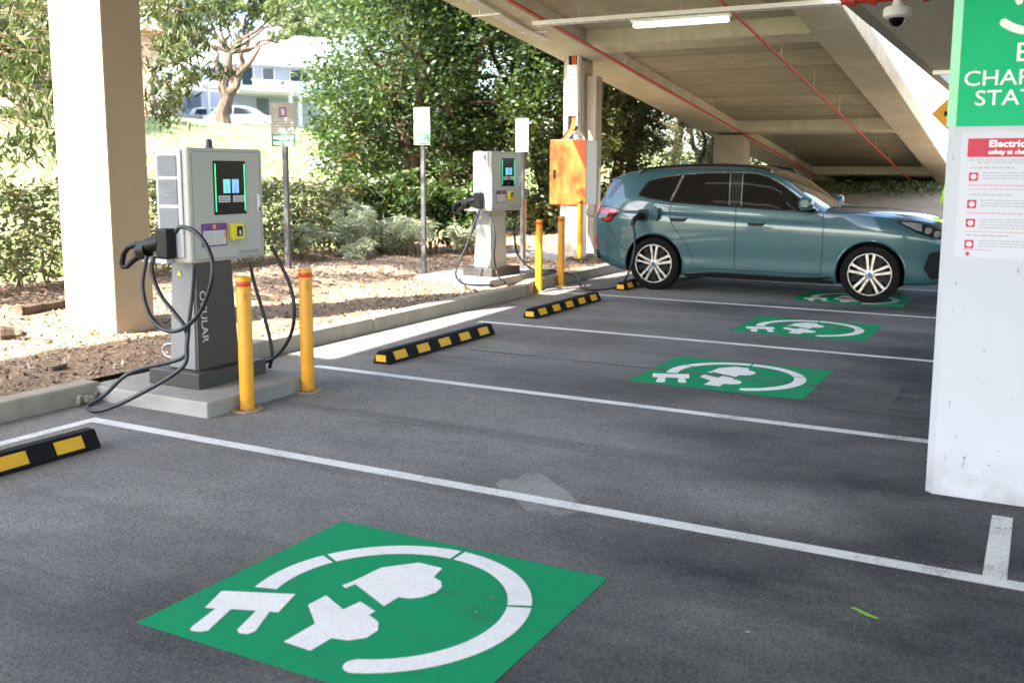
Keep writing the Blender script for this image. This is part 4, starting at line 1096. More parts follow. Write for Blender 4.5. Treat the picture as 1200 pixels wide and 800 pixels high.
M_gap = plain('panel_gap_black', (0.006, 0.007, 0.008), 0.7)
M_trim = plain('gloss_black_trim', (0.010, 0.010, 0.011), 0.15, coat=0.5)
M_clad = plain('black_cladding', (0.007, 0.007, 0.008), 0.6, var=0.2, spec=0.2)
M_chrome = plain('satin_silver', (0.62, 0.63, 0.64), 0.22, metal=0.95, var=0.05)
M_rim = plain('machined_rim', (0.48, 0.48, 0.48), 0.25, metal=0.8, var=0.05)
M_rimdark = plain('dark_rim', (0.008, 0.008, 0.009), 0.5, spec=0.2)
M_tyre = plain('tyre_rubber', (0.006, 0.006, 0.006), 0.8, var=0.3, scale=10, spec=0.15)
M_disc = plain('brake_disc', (0.05, 0.048, 0.045), 0.5, metal=0.6)
M_tail = plain('tail_light_red', (0.42, 0.010, 0.012), 0.08, var=0.2, coat=1.0)
M_lens = plain('headlamp_lens', (0.42, 0.45, 0.48), 0.05, metal=0.55, var=0.5, scale=14, coat=1.0)
M_hubblue = plain('hub_cap_blue', (0.03, 0.12, 0.30), 0.3)

car = thing('parked_car', 'teal compact crossover car plugged in at the far bay', 'car', (-5.39, 12.955, 0))
WR, WX = 0.345, (0.93, 3.62)
xs = sorted(set([round(v, 3) for v in list(np.linspace(0, .3, 16))+list(np.linspace(.3, 4.1, 96))+list(np.linspace(4.1, 4.5, 24))]))
mb = MB(); rows = []
for x in xs:
    P, mk = section(x)
    ring = [(x, -p.x, p.y) for p in P]+[(x, p.x, p.y) for p in P[-2:0:-1]]
    rows.append(len(mb.v)); mb.v += ring
N = len(ring)
for i in range(len(xs)-1):
    for j in range(N):
        j2 = (j+1) % N
        mb.f.append((rows[i]+j, rows[i+1]+j, rows[i+1]+j2, rows[i]+j2)); mb.m.append(0)
mb.f.append(tuple(rows[0]+j for j in range(N))); mb.m.append(0)
mb.f.append(tuple(rows[-1]+j for j in range(N-1, -1, -1))); mb.m.append(0)
body = mb.build('body', [M_teal, M_clad], car, smooth=True)
for x in WX:                                                         # wheel wells are cut out of the shell
    for s in (-1, 1):
        cm_ = MB(); cm_.lathe([(0.392, 0), (0.392, 0.36)], 64, face_matrix((x, s*0.62, 0.342), (1, 0, 0), (0, 0, 1)) if s > 0 else face_matrix((x, -0.62, 0.342), (1, 0, 0), (0, 0, 1)))
        if s > 0:
            cm_.v = [(a, b+0.36, c) for a, b, c in cm_.v]
        cut = cm_.build('cutter', M_clad, car)
        md = body.modifiers.new('well', 'BOOLEAN'); md.operation = 'DIFFERENCE'; md.object = cut; md.solver = 'EXACT'
        try: md.material_mode = 'TRANSFER'
        except Exception: pass
dg = bpy.context.evaluated_depsgraph_get(); dg.update()
nm_ = bpy.data.meshes.new_from_object(body.evaluated_get(dg))
body.modifiers.clear(); body.data = nm_; nm_.name = 'body'
for o in [k for k in SC.objects if k.name.startswith('cutter')]: bpy.data.objects.remove(o)
nm_.polygons.foreach_set('use_smooth', [True]*len(nm_.polygons))
try: nm_.set_sharp_from_angle(angle=R(32))
except Exception: pass

def xz_poly_overlay(name, poly, mat, s, off=0.003, n=30, m=8, parent=None):
    """a panel that follows the body side over an outline given in side view"""
    poly = [(float(a), float(b)) for a, b in poly]
    x0, x1 = min(p[0] for p in poly), max(p[0] for p in poly)
    mb = MB(); V = []
    cols = sorted(set(np.round(list(np.linspace(x0+1e-4, x1-1e-4, n))+[p[0] for p in poly if x0+0.004 < p[0] < x1-0.004], 4)))
    for x in cols:
        zz = []
        for (a, b), (c, d) in zip(poly, poly[1:]+poly[:1]):
            if (a-x)*(c-x) <= 0 and abs(a-c) > 1e-9: zz.append(b+(d-b)*(x-a)/(c-a))
        lo, hi = min(zz), max(zz)
        V.append([(x, s*(side_y(x, lo+(hi-lo)*k/m)+off), lo+(hi-lo)*k/m) for k in range(m+1)])
    pts = [p for c in V for p in c]
    mb.add(pts, [(i*(m+1)+k, (i+1)*(m+1)+k, (i+1)*(m+1)+k+1, i*(m+1)+k+1) for i in range(len(V)-1) for k in range(m)])
    o = mb.build(name, mat, parent or car, smooth=True)
    return o
def xz_ribbon(name, path, w, mat, s, off=0.0025, parent=None, raise_=0.0):
    P = [Vector(p) for p in path]; V = []
    dense = []
    for a, b in zip(P[:-1], P[1:]):
        k = max(1, int((b-a).length/0.03))
        dense += [a+(b-a)*i/k for i in range(k)]
    dense.append(P[-1])
    for i, p in enumerate(dense):
        t = (dense[min(i+1, len(dense)-1)]-dense[max(i-1, 0)]).normalized(); nn = Vector((-t.y, t.x))
        for q in (p+nn*w/2, p-nn*w/2): V.append((q.x, s*(side_y(q.x, q.y)+off), q.y))
    mb = MB(); mb.add(V, [(2*i, 2*i+1, 2*i+3, 2*i+2) for i in range(len(dense)-1)])
    return mb.build(name, mat, parent or car, smooth=True)
def curve2(pts, n=8): return [(p.x, p.y) for p in smooth_path([(a, b, 0) for a, b in pts], n)]

QUARTER = curve2([(0.700, 1.232), (0.722, 1.285), (0.765, 1.360), (0.815, 1.405)], 4)+curve2([(0.90, 1.432), (1.08, 1.462), (1.225, 1.480)], 4)+[(1.120, 1.168), (0.95, 1.190), (0.80, 1.213)]
REARWIN = [(1.270, 1.483)]+curve2([(1.285, 1.484), (1.55, 1.502), (1.838, 1.508)], 5)+[(1.895, 1.120), (1.5, 1.138), (1.165, 1.158)]
FRONTWIN = curve2([(2.015, 1.508), (2.18, 1.500), (2.33, 1.458), (2.50, 1.372), (2.75, 1.210), (2.965, 1.072)], 5)+[(2.6, 1.086), (2.3, 1.100), (2.055, 1.113)]
SURR = curve2([(0.672, 1.222), (0.695, 1.29), (0.745, 1.375), (0.80, 1.425)], 4)+curve2([(0.95, 1.458), (1.25, 1.499), (1.6, 1.522), (1.95, 1.526), (2.17, 1.518), (2.34, 1.475), (2.52, 1.385), (2.78, 1.215), (3.02, 1.058)], 5)+[(2.6, 1.072), (2.0, 1.100), (1.5, 1.124), (1.15, 1.146), (0.95, 1.172), (0.78, 1.200)]
WING = [(2.72, 1.20), (2.985, 1.062), (2.78, 1.068), (2.74, 1.09)]
for s in (-1, 1):
    xz_poly_overlay('window_surround', SURR, M_trim, s, 0.002, 60, 10)
    for nm, pl in (('quarter_window', QUARTER), ('rear_side_window', REARWIN), ('front_side_window', FRONTWIN)):
        xz_poly_overlay(nm, pl, M_glass, s, 0.005, 30, 8)
    xz_ribbon('window_trim', [(1.235, 1.484), (1.13, 1.160)], 0.026, M_chrome, s, 0.0065)
    xz_ribbon('pillar_trim', [(1.866, 1.508), (1.915, 1.118)], 0.022, M_trim, s, 0.0065)
    xz_ribbon('pillar_trim', [(2.005, 1.508), (2.045, 1.113)], 0.020, M_trim, s, 0.0065)
    for qa, qb in (((1.853, 1.508), (1.900, 1.120)), ((2.013, 1.508), (2.053, 1.115))): xz_ribbon('pillar_edge', [qa, qb], 0.008, M_chrome, s, 0.0075)
    xz_ribbon('roof_edge_trim', [(0.80, 1.428), (1.0, 1.468), (1.25, 1.500), (1.6, 1.523), (1.95, 1.527), (2.17, 1.519), (2.34, 1.476), (2.52, 1.386), (2.78, 1.216), (2.99, 1.075)], 0.010, M_chrome, s, 0.006)
    xz_poly_overlay('spoiler_blade', [(0.165, 1.165), (0.30, 1.395), (0.385, 1.41), (0.255, 1.185)], M_trim, s, 0.004, 14, 5)
    xz_ribbon('belt_trim', [(0.80, 1.203), (1.15, 1.150), (1.5, 1.128), (2.0, 1.104), (2.6, 1.076), (3.0, 1.058)], 0.018, M_trim, s, 0.006)
    # doors with shut lines and handles
    xz_ribbon('door_gap', [(1.955, 1.50), (1.985, 1.108), (2.000, 0.95), (2.000, 0.33)], 0.010, M_gap, s)
    xz_ribbon('door_gap', [(3.045, 1.045), (3.065, 0.95), (3.070, 0.60), (3.050, 0.30)], 0.009, M_gap, s)
    xz_ribbon('door_gap', curve2([(1.145, 1.150), (1.135, 1.02), (1.17, 0.88), (1.27, 0.74), (1.40, 0.58), (1.46, 0.42), (1.475, 0.315)], 6), 0.009, M_gap, s)
    xz_ribbon('door_gap', [(1.475, 0.318), (2.0, 0.315), (2.6, 0.312), (3.05, 0.312)], 0.008, M_gap, s)
    xz_ribbon('panel_gap', [(0.23, 0.92), (0.30, 0.78), (0.40, 0.62), (0.54, 0.50)], 0.007, M_gap, s)
    for hx, hz in ((1.255, 0.940), (2.255, 0.915)):
        xz_poly_overlay('handle_shade', curve2([(hx-.105, hz-.028), (hx-.06, hz-.042), (hx+.06, hz-.042), (hx+.105, hz-.026), (hx+.09, hz+.006), (hx-.09, hz+.008), (hx-.105, hz-.028)], 4), M_gap, s, 0.002, 14, 3)  # dark sheet on the door stands for shade in the handle's hollow
        mb = MB(); y = side_y(hx, hz)
        P = smooth_path([(hx-.112, s*(y-.004), hz+.006), (hx-.09, s*(y+.020), hz+.006), (hx, s*(y+.027), hz+.004), (hx+.09, s*(y+.020), hz+.002), (hx+.112, s*(y-.004), hz+.002)], 5)
        mb.tube(P, 0.0135, 10); mb.build('door_handle', M_teal, car, smooth=True)
    # sill: black lower edge and a gloss black blade
    xz_poly_overlay('sill_cladding', [(1.33, .205), (1.42, .250), (3.02, .262), (3.20, .245), (3.22, .200), (2.4, .197), (1.4, .196)], M_clad, s, 0.012, 30, 3)
    mb = MB(); pts = [(1.36, .238), (1.7, .262), (2.2, .262), (2.8, .258), (3.18, .285)]
    mb.tube([(x, s*(side_y(x, z)+.010), z) for x, z in curve2(pts, 6)], 0.013, 8); mb.build('sill_blade', M_trim, car, smooth=True)
    # wheel arch lips
    for cx in WX:
        mb = MB(); pts = []
        for i in range(33):
            a = PI*(-0.10)+PI*1.20*i/32
            x, z = cx+0.400*math.cos(a), 0.342+0.400*math.sin(a)
            if z < c_zb(x)+.02: continue
            pts.append((x, s*(side_y(x, z)-0.004), z))
        mb.tube(pts, 0.014, 8); mb.build('arch_lip', M_teal, car, smooth=True)
    # lights
    TAIL = curve2([(0.075, 0.985), (0.10, 1.075), (0.25, 1.075), (0.455, 1.028), (0.36, 0.93), (0.29, 0.868), (0.12, 0.90), (0.075, 0.985)], 4)
    tl = xz_poly_overlay('tail_light', TAIL, M_trim, s, 0.004, 24, 6)
    xz_poly_overlay('red_lens', [(0.085, 0.99), (0.115, 1.055), (0.25, 1.058), (0.43, 1.024), (0.32, 0.962), (0.17, 0.975)], M_tail, s, 0.008, 20, 5, tl)
    xz_poly_overlay('red_lens', [(0.18, 0.925), (0.30, 0.935), (0.34, 0.93), (0.285, 0.882), (0.19, 0.897)], M_tail, s, 0.008, 16, 4, tl)
    xz_poly_overlay('bumper_reflector', [(0.035, 0.66), (0.07, 0.69), (0.085, 0.55), (0.07, 0.47), (0.04, 0.50)], M_tail, s, 0.004, 10, 5)
    xz_poly_overlay('bumper_vent', [(0.03, 0.46), (0.09, 0.49), (0.15, 0.40), (0.12, 0.345), (0.06, 0.37)], M_clad, s, 0.004, 10, 5)
    HEAD = curve2([(3.885, 0.968), (4.02, 0.975), (4.16, 0.950), (4.28, 0.912), (4.36, 0.872)], 4)+[(4.41, 0.765)]+curve2([(4.34, 0.775), (4.22, 0.812), (4.10, 0.855), (4.0, 0.905), (3.885, 0.960)], 4)
    hl = xz_poly_overlay('headlight', HEAD, M_trim, s, 0.004, 30, 6)
    xz_poly_overlay('headlight_lens', [(3.92, 0.961), (4.03, 0.965), (4.14, 0.945), (4.16, 0.860), (4.09, 0.882), (4.0, 0.922)], M_lens, s, 0.008, 20, 5, hl)
    for q, (hx, hz) in enumerate(((4.22, 0.872), (4.315, 0.832))):
        xz_poly_overlay('projector', curve2([(hx-.036, hz), (hx-.02, hz+.032), (hx+.02, hz+.028), (hx+.036, hz-.004), (hx+.018, hz-.034), (hx-.02, hz-.03), (hx-.036, hz)], 4), M_lens, s, 0.008, 14, 4, hl)
    xz_poly_overlay('bumper_intake', [(4.20, 0.44), (4.25, 0.62), (4.43, 0.66), (4.48, 0.52), (4.45, 0.32), (4.28, 0.315)], M_clad, s, 0.004, 24, 6)
    # mirror
    y = side_y(2.86, 1.10)
    mb = MB(); mb.hexa([(2.84, s*(y-.02), 1.075), (2.95, s*(y-.02), 1.07), (2.93, s*(y+.10), 1.095), (2.85, s*(y+.10), 1.10), (2.84, s*(y-.02), 1.105), (2.95, s*(y-.02), 1.10), (2.93, s*(y+.10), 1.135), (2.85, s*(y+.10), 1.135)])
    mir = mb.build('mirror', M_trim, car, bevel=0.01)
    mb = MB(); rings = []
    for k in range(9):
        t = k/8; yy = y+.065+.19*t
        sc = math.sin(PI*(0.10+0.80*t))**0.45
        cx, cz = 2.855+0.02*t, 1.157+0.008*t
        rx, rz = 0.105*sc*(1-.25*t), 0.078*sc
        rings.append([(cx+rx*math.copysign(abs(math.cos(a))**.7, math.cos(a)), s*yy, cz+rz*math.copysign(abs(math.sin(a))**.7, math.sin(a))) for a in [2*PI*j/16 for j in range(16)]])
    V = [p for r_ in rings for p in r_]
    mb.add(V, [(i*16+j, i*16+(j+1) % 16, (i+1)*16+(j+1) % 16, (i+1)*16+j) for i in range(8) for j in range(16)]+[tuple(range(15, -1, -1)), tuple(range(8*16, 9*16))])
    mb.build('mirror_shell', M_teal, mir, smooth=True)
    # roof rail
    mb = MB(); pts = [(.60, 1.500), (.68, 1.560), (1.1, 1.606), (1.6, 1.622), (2.0, 1.610), (2.30, 1.572), (2.38, 1.515)]
    mb.tube([(x, s*(c_wr(x)+.006), z) for x, z in curve2(pts, 6)], 0.017, 8); mb.build('roof_rail', M_trim, car, smooth=True)
# windscreen, rear window, spoiler
def top_overlay(name, x0f, x1f, ymax, mat, off=0.004, nu=24, nv=24):
    V = []
    for j in range(nv+1):
        v = -1+2*j/nv
        for i in range(nu+1):
            u = i/nu; a, b = x0f(v), x1f(v); x = a+(b-a)*u
            yw = v*(ymax(x)); V.append((x, yw, top_z(x, yw)+off))
    mb = MB(); mb.add(V, [(j*(nu+1)+i, j*(nu+1)+i+1, (j+1)*(nu+1)+i+1, (j+1)*(nu+1)+i) for j in range(nv) for i in range(nu)])
    return mb.build(name, mat, car, smooth=True)
def make_screen_glass():
    k = NB('windscreen_glass')
    c = k.mix(k.noise(3, 3), (0.02, 0.021, 0.02), (0.03, 0.031, 0.03))
    k.set(col=c, rough=0.03, spec=1.0, coat=1.0, coat_rough=0.01); return k.m
M_wind = make_screen_glass()
top_overlay('windscreen', lambda v: 2.36+0.05*v*v, lambda v: 3.13-0.10*v*v, lambda x: c_wr(x)-.035, M_wind)
top_overlay('roof_glass', lambda v: 0.75, lambda v: 2.30, lambda x: c_wr(x)*.80, M_trim, 0.003)
top_overlay('bonnet_gap', lambda v: 3.155-0.10*v*v, lambda v: 3.175-0.10*v*v, lambda x: c_wr(x)-.01, M_gap, 0.002, 2, 24)
for s in (-1, 1):
    V = []; n = 24
    for i in range(n+1):
        x = 3.12+1.22*i/n; yw = s*(c_wr(x)+.035)
        for d in (-.005, .005): V.append((x, yw+d, top_z(x, yw+d)+.0025))
    mb = MB(); mb.add(V, [(2*i, 2*i+1, 2*i+3, 2*i+2) for i in range(n)]); mb.build('bonnet_gap', M_gap, car)
    # wiper
    mb = MB(); mb.tube([(3.10, s*0.30+.25, top_z(3.10, .55)+.015), (3.09, s*.30, top_z(3.09, .3)+.02), (3.07, s*.30-.35, top_z(3.07, .05)+.018)], 0.009, 6); mb.build('wiper', M_black, car)
mb = MB()
mb.hexa([(.20, -.60, 1.405), (.55, -.60, 1.478), (.55, .60, 1.478), (.20, .60, 1.405), (.185, -.585, 1.432), (.52, -.585, 1.512), (.52, .585, 1.512), (.185, .585, 1.432)])
mb.build('spoiler', M_teal, car, bevel=0.012)
mb = MB(); mb.hexa([(1.0, -.012, 1.60), (1.0, .012, 1.60), (1.18, .012, 1.61), (1.18, -.012, 1.61), (1.0, -.004, 1.69), (1.0, .004, 1.69), (1.10, .01, 1.655), (1.10, -.01, 1.655)])
mb.build('roof_antenna', M_teal, car, bevel=0.004)
# front face: twin grille, lower intake, plate
mb = MB()
for s in (-1, 1):
    y0, y1 = (0.025, 0.27)
    mb.hexa([(4.485, s*y0, .50), (4.47, s*y1, .53), (4.47, s*y1, .70), (4.475, s*y0, .725), (4.52, s*y0, .50), (4.495, s*y1, .53), (4.485, s*y1, .70), (4.49, s*y0, .725)])
mb.build('grille', M_trim, car, bevel=0.008)
for s in (-1, 1):
    mb = MB()
    L = [(4.525, s*.02, .495), (4.50, s*.275, .525), (4.49, s*.275, .705), (4.495, s*.02, .73), (4.525, s*.02, .495)]
    mb.tube(L, 0.010, 8); mb.build('grille_frame', M_chrome, car)
mb = MB(); mb.box(4.44, 4.50, -.55, .55, .28, .44); mb.build('lower_intake', M_clad, car, bevel=0.01)
mb = MB(); mb.box(4.50, 4.53, -.19, .19, .40, .50); mb.build('number_plate', M_white, car, bevel=0.004)
# wheels
def make_wheel(s, x):
    Mw = face_matrix((x, s*0.905, WR), (1, 0, 0), (0, 0, 1)) if s < 0 else face_matrix((x, s*0.905, WR), (-1, 0, 0), (0, 0, 1))   # local z points outboard
    mb = MB(); mb.lathe([(0.05, -0.10), (0.155, -0.10), (0.155, -0.085), (0.05, -0.08)], 32, Mw, closed=True)
    mb.lathe([(0.235, -0.2), (0.245, -0.05), (0.252, -0.012), (0.238, -0.012), (0.225, -0.06), (0.22, -0.2)], 48, Mw, closed=True)
    mb.lathe([(0.0, -0.13), (0.225, -0.13), (0.225, -0.125), (0, -0.122)], 40, Mw)
    wh = mb.build('wheel', M_rimdark, car, smooth=True)
    mb = MB(); mb.lathe([(0.07, -0.098), (0.158, -0.098), (0.158, -0.078), (0.07, -0.078)], 40, Mw, closed=True); mb.build('brake_disc', M_disc, wh)
    mb = MB()
    mb.lathe([(0.246, -0.20), (0.30, -0.205), (0.332, -0.190), (0.3435, -0.16), (0.345, -0.10), (0.3435, -0.045), (0.334, -0.016), (0.308, -0.002), (0.275, 0.001), (0.250, -0.006), (0.246, -0.02)], 64, Mw, closed=True)
    mb.build('tyre', M_tyre, wh, smooth=True)
    mb = MB()
    mb.lathe([(0.2465, -0.012), (0.252, 0.000), (0.250, 0.004), (0.240, 0.004), (0.236, -0.006), (0.238, -0.02)], 64, Mw, closed=True)
    for k in range(5):
        a = PI/2+k*2*PI/5
        Rk = Mw @ Matrix.Rotation(a, 4, 'Z')
        for q in (-1, 1):
            # twin spoke: one limb each side, joined near the hub
            poly = [(0.045, q*0.004), (0.13, q*0.012), (0.20, q*0.022), (0.243, q*0.022), (0.240, q*0.062), (0.19, q*0.052), (0.125, q*0.041), (0.045, q*0.034)]
            if q < 0: poly = poly[::-1]
            mb.prism(poly, 0.016, Rk, -0.022)
    rim = mb.build('rim', M_rim, wh, bevel=0.002)
    mb = MB()
    for k in range(5):
        a = PI/2+(k+0.5)*2*PI/5
        Rk = Mw @ Matrix.Rotation(a, 4, 'Z')
        mb.prism([(0.06, -0.010), (0.15, -0.020), (0.243, -0.05), (0.243, 0.05), (0.15, 0.020), (0.06, 0.010)], 0.012, Rk, -0.050)
    mb.build('rim_inset', M_rimdark, rim)
    mb = MB(); mb.lathe([(0.062, -0.03), (0.060, -0.010), (0.040, -0.004), (0, -0.004)], 24, Mw); mb.build('hub', M_rim, wh, smooth=True)
    mb = MB(); mb.lathe([(0.030, -0.004), (0.029, 0.000), (0, 0.002)], 20, Mw); mb.build('hub_cap', M_hubblue, wh, smooth=True)
    for k in range(5):
        a = k*2*PI/5+0.3
        mb = MB(); mb.lathe([(0.009, -0.012), (0.008, 0.0), (0, 0.0)], 6, Mw @ Matrix.Translation((0.048*math.cos(a), 0.048*math.sin(a), 0))); mb.build('wheel_bolt', M_rimdark, wh)
for s in (-1, 1):
    for x in WX: make_wheel(s, x)
# charging port with open flap and plugged connector on the near side
s = -1
xz_poly_overlay('charging_port', curve2([(.690, .965), (.700, 1.035), (.770, 1.045), (.845, 1.035), (.855, .965), (.845, .900), (.770, .890), (.700, .900), (.690, .965)], 3), M_gap, s, 0.004, 18, 6)
y = side_y(.86, .97)
mb = MB(); PF = [(.862, -(y+.004), .905), (.862, -(y+.004), 1.050), (.965, -(y+.055), 1.100), (.995, -(y+.068), 1.06), (.995, -(y+.068), .95), (.965, -(y+.055), .905)]
mb.add(PF+[(a+.010, b-.008, c) for a, b, c in PF], [(0, 1, 2, 3, 4, 5), (11, 10, 9, 8, 7, 6)]+[(i, (i+1) % 6, 6+(i+1) % 6, 6+i) for i in range(6)])
mb.build('charging_flap', M_teal, car)
bpy.context.view_layer.update()
CX, CY = car.location.x, car.location.y
py = CY-side_y(.77, .97)
pw = lambda x, d, z: Vector((CX+x, py-d, z))
root = ch2
M = Matrix.Translation(root.location) @ Matrix.Rotation(root.rotation_euler.z, 4, 'Z'); Mi = M.inverted()
mb = MB()
mb.tube([Mi @ pw(.775, .006, .965), Mi @ pw(.770, .06, .962), Mi @ pw(.755, .11, .950)], [0.042, 0.048, 0.040], 14)
mb.tube([Mi @ p for p in smooth_path([pw(.760, .09, .955), pw(.735, .15, .935), pw(.72, .19, .89), pw(.715, .19, .84)], 5)], [0.036]*8+[0.030]*8, 12)
o = mb.build('connector', M_black, root, smooth=True); o['label'] = 'black connector plugged into the teal car'
pbuild([at_y(606, 247, 11.3), at_y(603, 275, 11.3), at_y(607, 298, 11.3), at_z(620, 313, .22), at_z(640, 321, .22), (-6.0, 11.9, .20), (-5.72, 12.0, .165), (-5.50, 11.95, .12), (-5.36, 11.75, .03), (-5.12, 11.5, .016), at_z(722, 337, .016), at_y(734, 325, 11.6), at_y(741, 305, 11.68), at_y(744, 282, 11.74), pw(.715, .20, .89)], root, 0.0135, label='long cable lying on the ground and plugged into the teal car')
# ------------------------------------------------------------------ foliage helpers
def leaf_cards(C, size, aspect, seed, up_bias=0.4, droop=0.0, size_var=0.45, bend=0.25):
    """one folded leaf (two triangles' worth of quad) at each centre"""
    r = np.random.default_rng(seed); n = len(C)
    d = r.normal(size=(n, 3)); d[:, 2] = d[:, 2]*0.6-droop*1.6; d /= np.linalg.norm(d, axis=1, keepdims=True)
    nr = r.normal(size=(n, 3)); nr[:, 2] += up_bias*1.5
    s = np.cross(d, nr); s /= np.linalg.norm(s, axis=1, keepdims=True)+1e-9
    nn = np.cross(s, d)
    L = size*(1+size_var*(r.random((n, 1))*2-1)); W = L*aspect
    a = C-d*L*0.5; b = C+s*W*0.5-nn*W*bend*0.5+d*L*0.02; c = C+d*L*0.5; e = C-s*W*0.5-nn*W*bend*0.5+d*L*0.02
    V = np.empty((n*4, 3)); V[0::4] = a; V[1::4] = b; V[2::4] = c; V[3::4] = e
    return V
def crown_mesh(name, C, size, aspect, mat, parent, seed, **kw):
    V = leaf_cards(C, size, aspect, seed, **kw)
    return array_mesh(name, V, np.arange(len(V)).reshape(-1, 4), mat, parent)
def blob_points(blobs, n, seed, shell=0.55):
    """points in many small uneven clumps spread through ellipsoids (centre, radii)"""
    r = np.random.default_rng(seed)
    vol = np.array([b[1][0]*b[1][1]*b[1][2] for b in blobs])**0.75; vol /= vol.sum()
    out = []
    for (c, rad), w in zip(blobs, vol):
        m = max(20, int(n*w)); ncl = max(6, m//55)
        u = r.normal(size=(ncl, 3)); u /= np.linalg.norm(u, axis=1, keepdims=True)
        rr = (shell+(1-shell)*r.random((ncl, 1)))*(0.80+0.35*r.random((ncl, 1)))
        cc = np.array(c)+u*rr*np.array(rad)
        k = r.integers(0, ncl, m)
        cs = (0.10+0.16*r.random((ncl, 1)))*float(np.mean(rad))
        out.append(cc[k]+r.normal(size=(m, 3))*cs[k]*np.array([1, 1, 0.7]))
    return np.concatenate(out)
def limb(mb, a, b, r0, r1, seed, wob=0.12, n=6):
    r = random.Random(seed); a = Vector(a); b = Vector(b); L = (b-a).length
    pts = [a+(b-a)*i/n+(Vector((r.gauss(0, 1), r.gauss(0, 1), r.gauss(0, .5)))*wob*L*0.25 if 0 < i < n else Vector()) for i in range(n+1)]
    pts = smooth_path(pts, 3)
    k = len(pts); mb.tube(pts, [r0+(r1-r0)*i/(k-1) for i in range(k)], 8)
    return pts
def tree(name, label, base, forks, blobs, n_leaves, leaf, aspect, leaf_m, bark_m, r0, seed, group=None, shell=0.45, droop=0.0, up=0.4, twigs=2):
    """base point, forks: list of (start height share, end point), crown blobs in world coordinates"""
    root = thing(name, label, 'tree', base, 0, group)
    mb = MB(); B = Vector(base); r = random.Random(seed)
    top = max((Vector(b[0]) for b in blobs), key=lambda v: v.z)
    tp = Vector(forks[0]) if forks else top
    flare = [(r0*1.5, -0.3), (r0*1.25, 0.1), (r0, 0.5)]
    trunk = limb(mb, (0, 0, -0.2), tp-B, r0*1.15, r0*0.42, seed, 0.10, 7)
    for q in forks[1:]:
        k = int(len(trunk)*r.uniform(0.2, 0.6)); limb(mb, trunk[k], Vector(q)-B, r0*0.62, r0*0.2, r.random(), 0.16, 6)
    for c, rad in blobs:
        c = Vector(c)-B
        s = min(trunk[len(trunk)//4:], key=lambda p: (p-c).length)
        br = limb(mb, s, c, r0*0.30, r0*0.07, r.random(), 0.2, 5)
        for q in range(twigs):
            e = c+Vector((r.uniform(-1, 1)*rad[0], r.uniform(-1, 1)*rad[1], r.uniform(-.8, .8)*rad[2]))*0.85
            limb(mb, br[int(len(br)*r.uniform(.4, .9))], e, r0*0.11, r0*0.03, r.random(), 0.25, 4)
    mb.build('trunk', bark_m, root, smooth=True)
    C = blob_points([(Vector(c)-B, rad) for c, rad in blobs], n_leaves, seed, shell)
    W = C+np.array(B); C = C[~((W[:, 0] > -7.45) & (W[:, 1] < 41))]      # nothing grows through the ramp
    crown_mesh('crown', C, leaf, aspect, leaf_m, root, seed+1, droop=droop, up_bias=up)
    return root
def rnd_blobs(cx, cy, cz, rx, ry, rz, n, seed, s0=0.28, s1=0.5, zmin=-1e9):
    r = random.Random(seed); out = []
    while len(out) < n:
        u = Vector((r.uniform(-1, 1), r.uniform(-1, 1), r.uniform(-1, 1)))
        if u.length > 1: continue
        k = r.uniform(s0, s1); c = (cx+u.x*rx, cy+u.y*ry, max(cz+u.z*rz, zmin))
        out.append((c, (rx*k, ry*k, rz*k*0.8)))
    return out

# the dark trees beyond the soil bed, behind the chargers
G = 'bushy dark trees beyond the soil bed'
def gz(x, y): return terrain(x, y)-0.02
T = [  # label, base, centre, radii, leaves, mat, trunk
 ('broad dark tree with low branches left of the white charger', (-11.5, 16.6), (-11.35, 16.6, 4.4), (1.7, 2.2, 3.4), 26000, L_dark, 0.16, 41),
 ('tall dark tree straight behind the white charger', (-10.7, 16.8), (-10.6, 16.8, 4.6), (2.4, 2.4, 3.7), 24000, L_dark, 0.15, 42),
 ('dark tree with bare lower trunk behind the orange box', (-9.6, 18.6), (-9.6, 18.8, 4.8), (2.5, 2.5, 3.6), 22000, L_dark, 0.16, 43),
 ('olive tree seen between the pale column and the car roof', (-9.0, 22.6), (-8.9, 22.8, 3.8), (2.7, 3.0, 3.2), 20000, L_olive, 0.15, 44),
 ('olive tree far back left of the dark column', (-8.9, 28.0), (-8.6, 28.5, 3.6), (3.0, 3.2, 3.2), 16000, L_olive, 0.16, 45),
 ('leaning olive tree nearest the car tail', (-8.3, 19.8), (-8.2, 20.2, 3.6), (2.2, 2.2, 2.9), 20000, L_olive, 0.13, 47),
 ('olive tree beyond the far column', (-11.5, 33.0), (-11.2, 33.0, 4.0), (4.2, 3.6, 4.2), 20000, L_olive, 0.2, 48),
 ('tall tree at the back of the dark tree row', (-13.5, 22.5), (-13.5, 22.5, 5.6), (3.6, 3.4, 4.0), 20000, L_dark, 0.2, 46),
]
for lab, (bx, by), c, rad, n, m, tr_, sd in T:
    bl = [((min(b[0][0], -7.9), b[0][1], b[0][2]), b[1]) for b in rnd_blobs(*c, *rad, 18, sd, 0.26, 0.46, zmin=2.1 if sd in (42, 43) else 1.2)]
    tree('bushy_tree', lab, (bx, by, gz(bx, by)), [(c[0], c[1], c[2]+rad[2]*0.5), (c[0]-rad[0]*.6, c[1], c[2]+.4), (min(c[0]+rad[0]*.6, -7.9), c[1]-.5, c[2]+.2), (c[0], c[1]-rad[1]*.7, c[2]-.6)], bl, int(n*1.7), 0.105, 0.46, m, B_dark, tr_, sd, G)
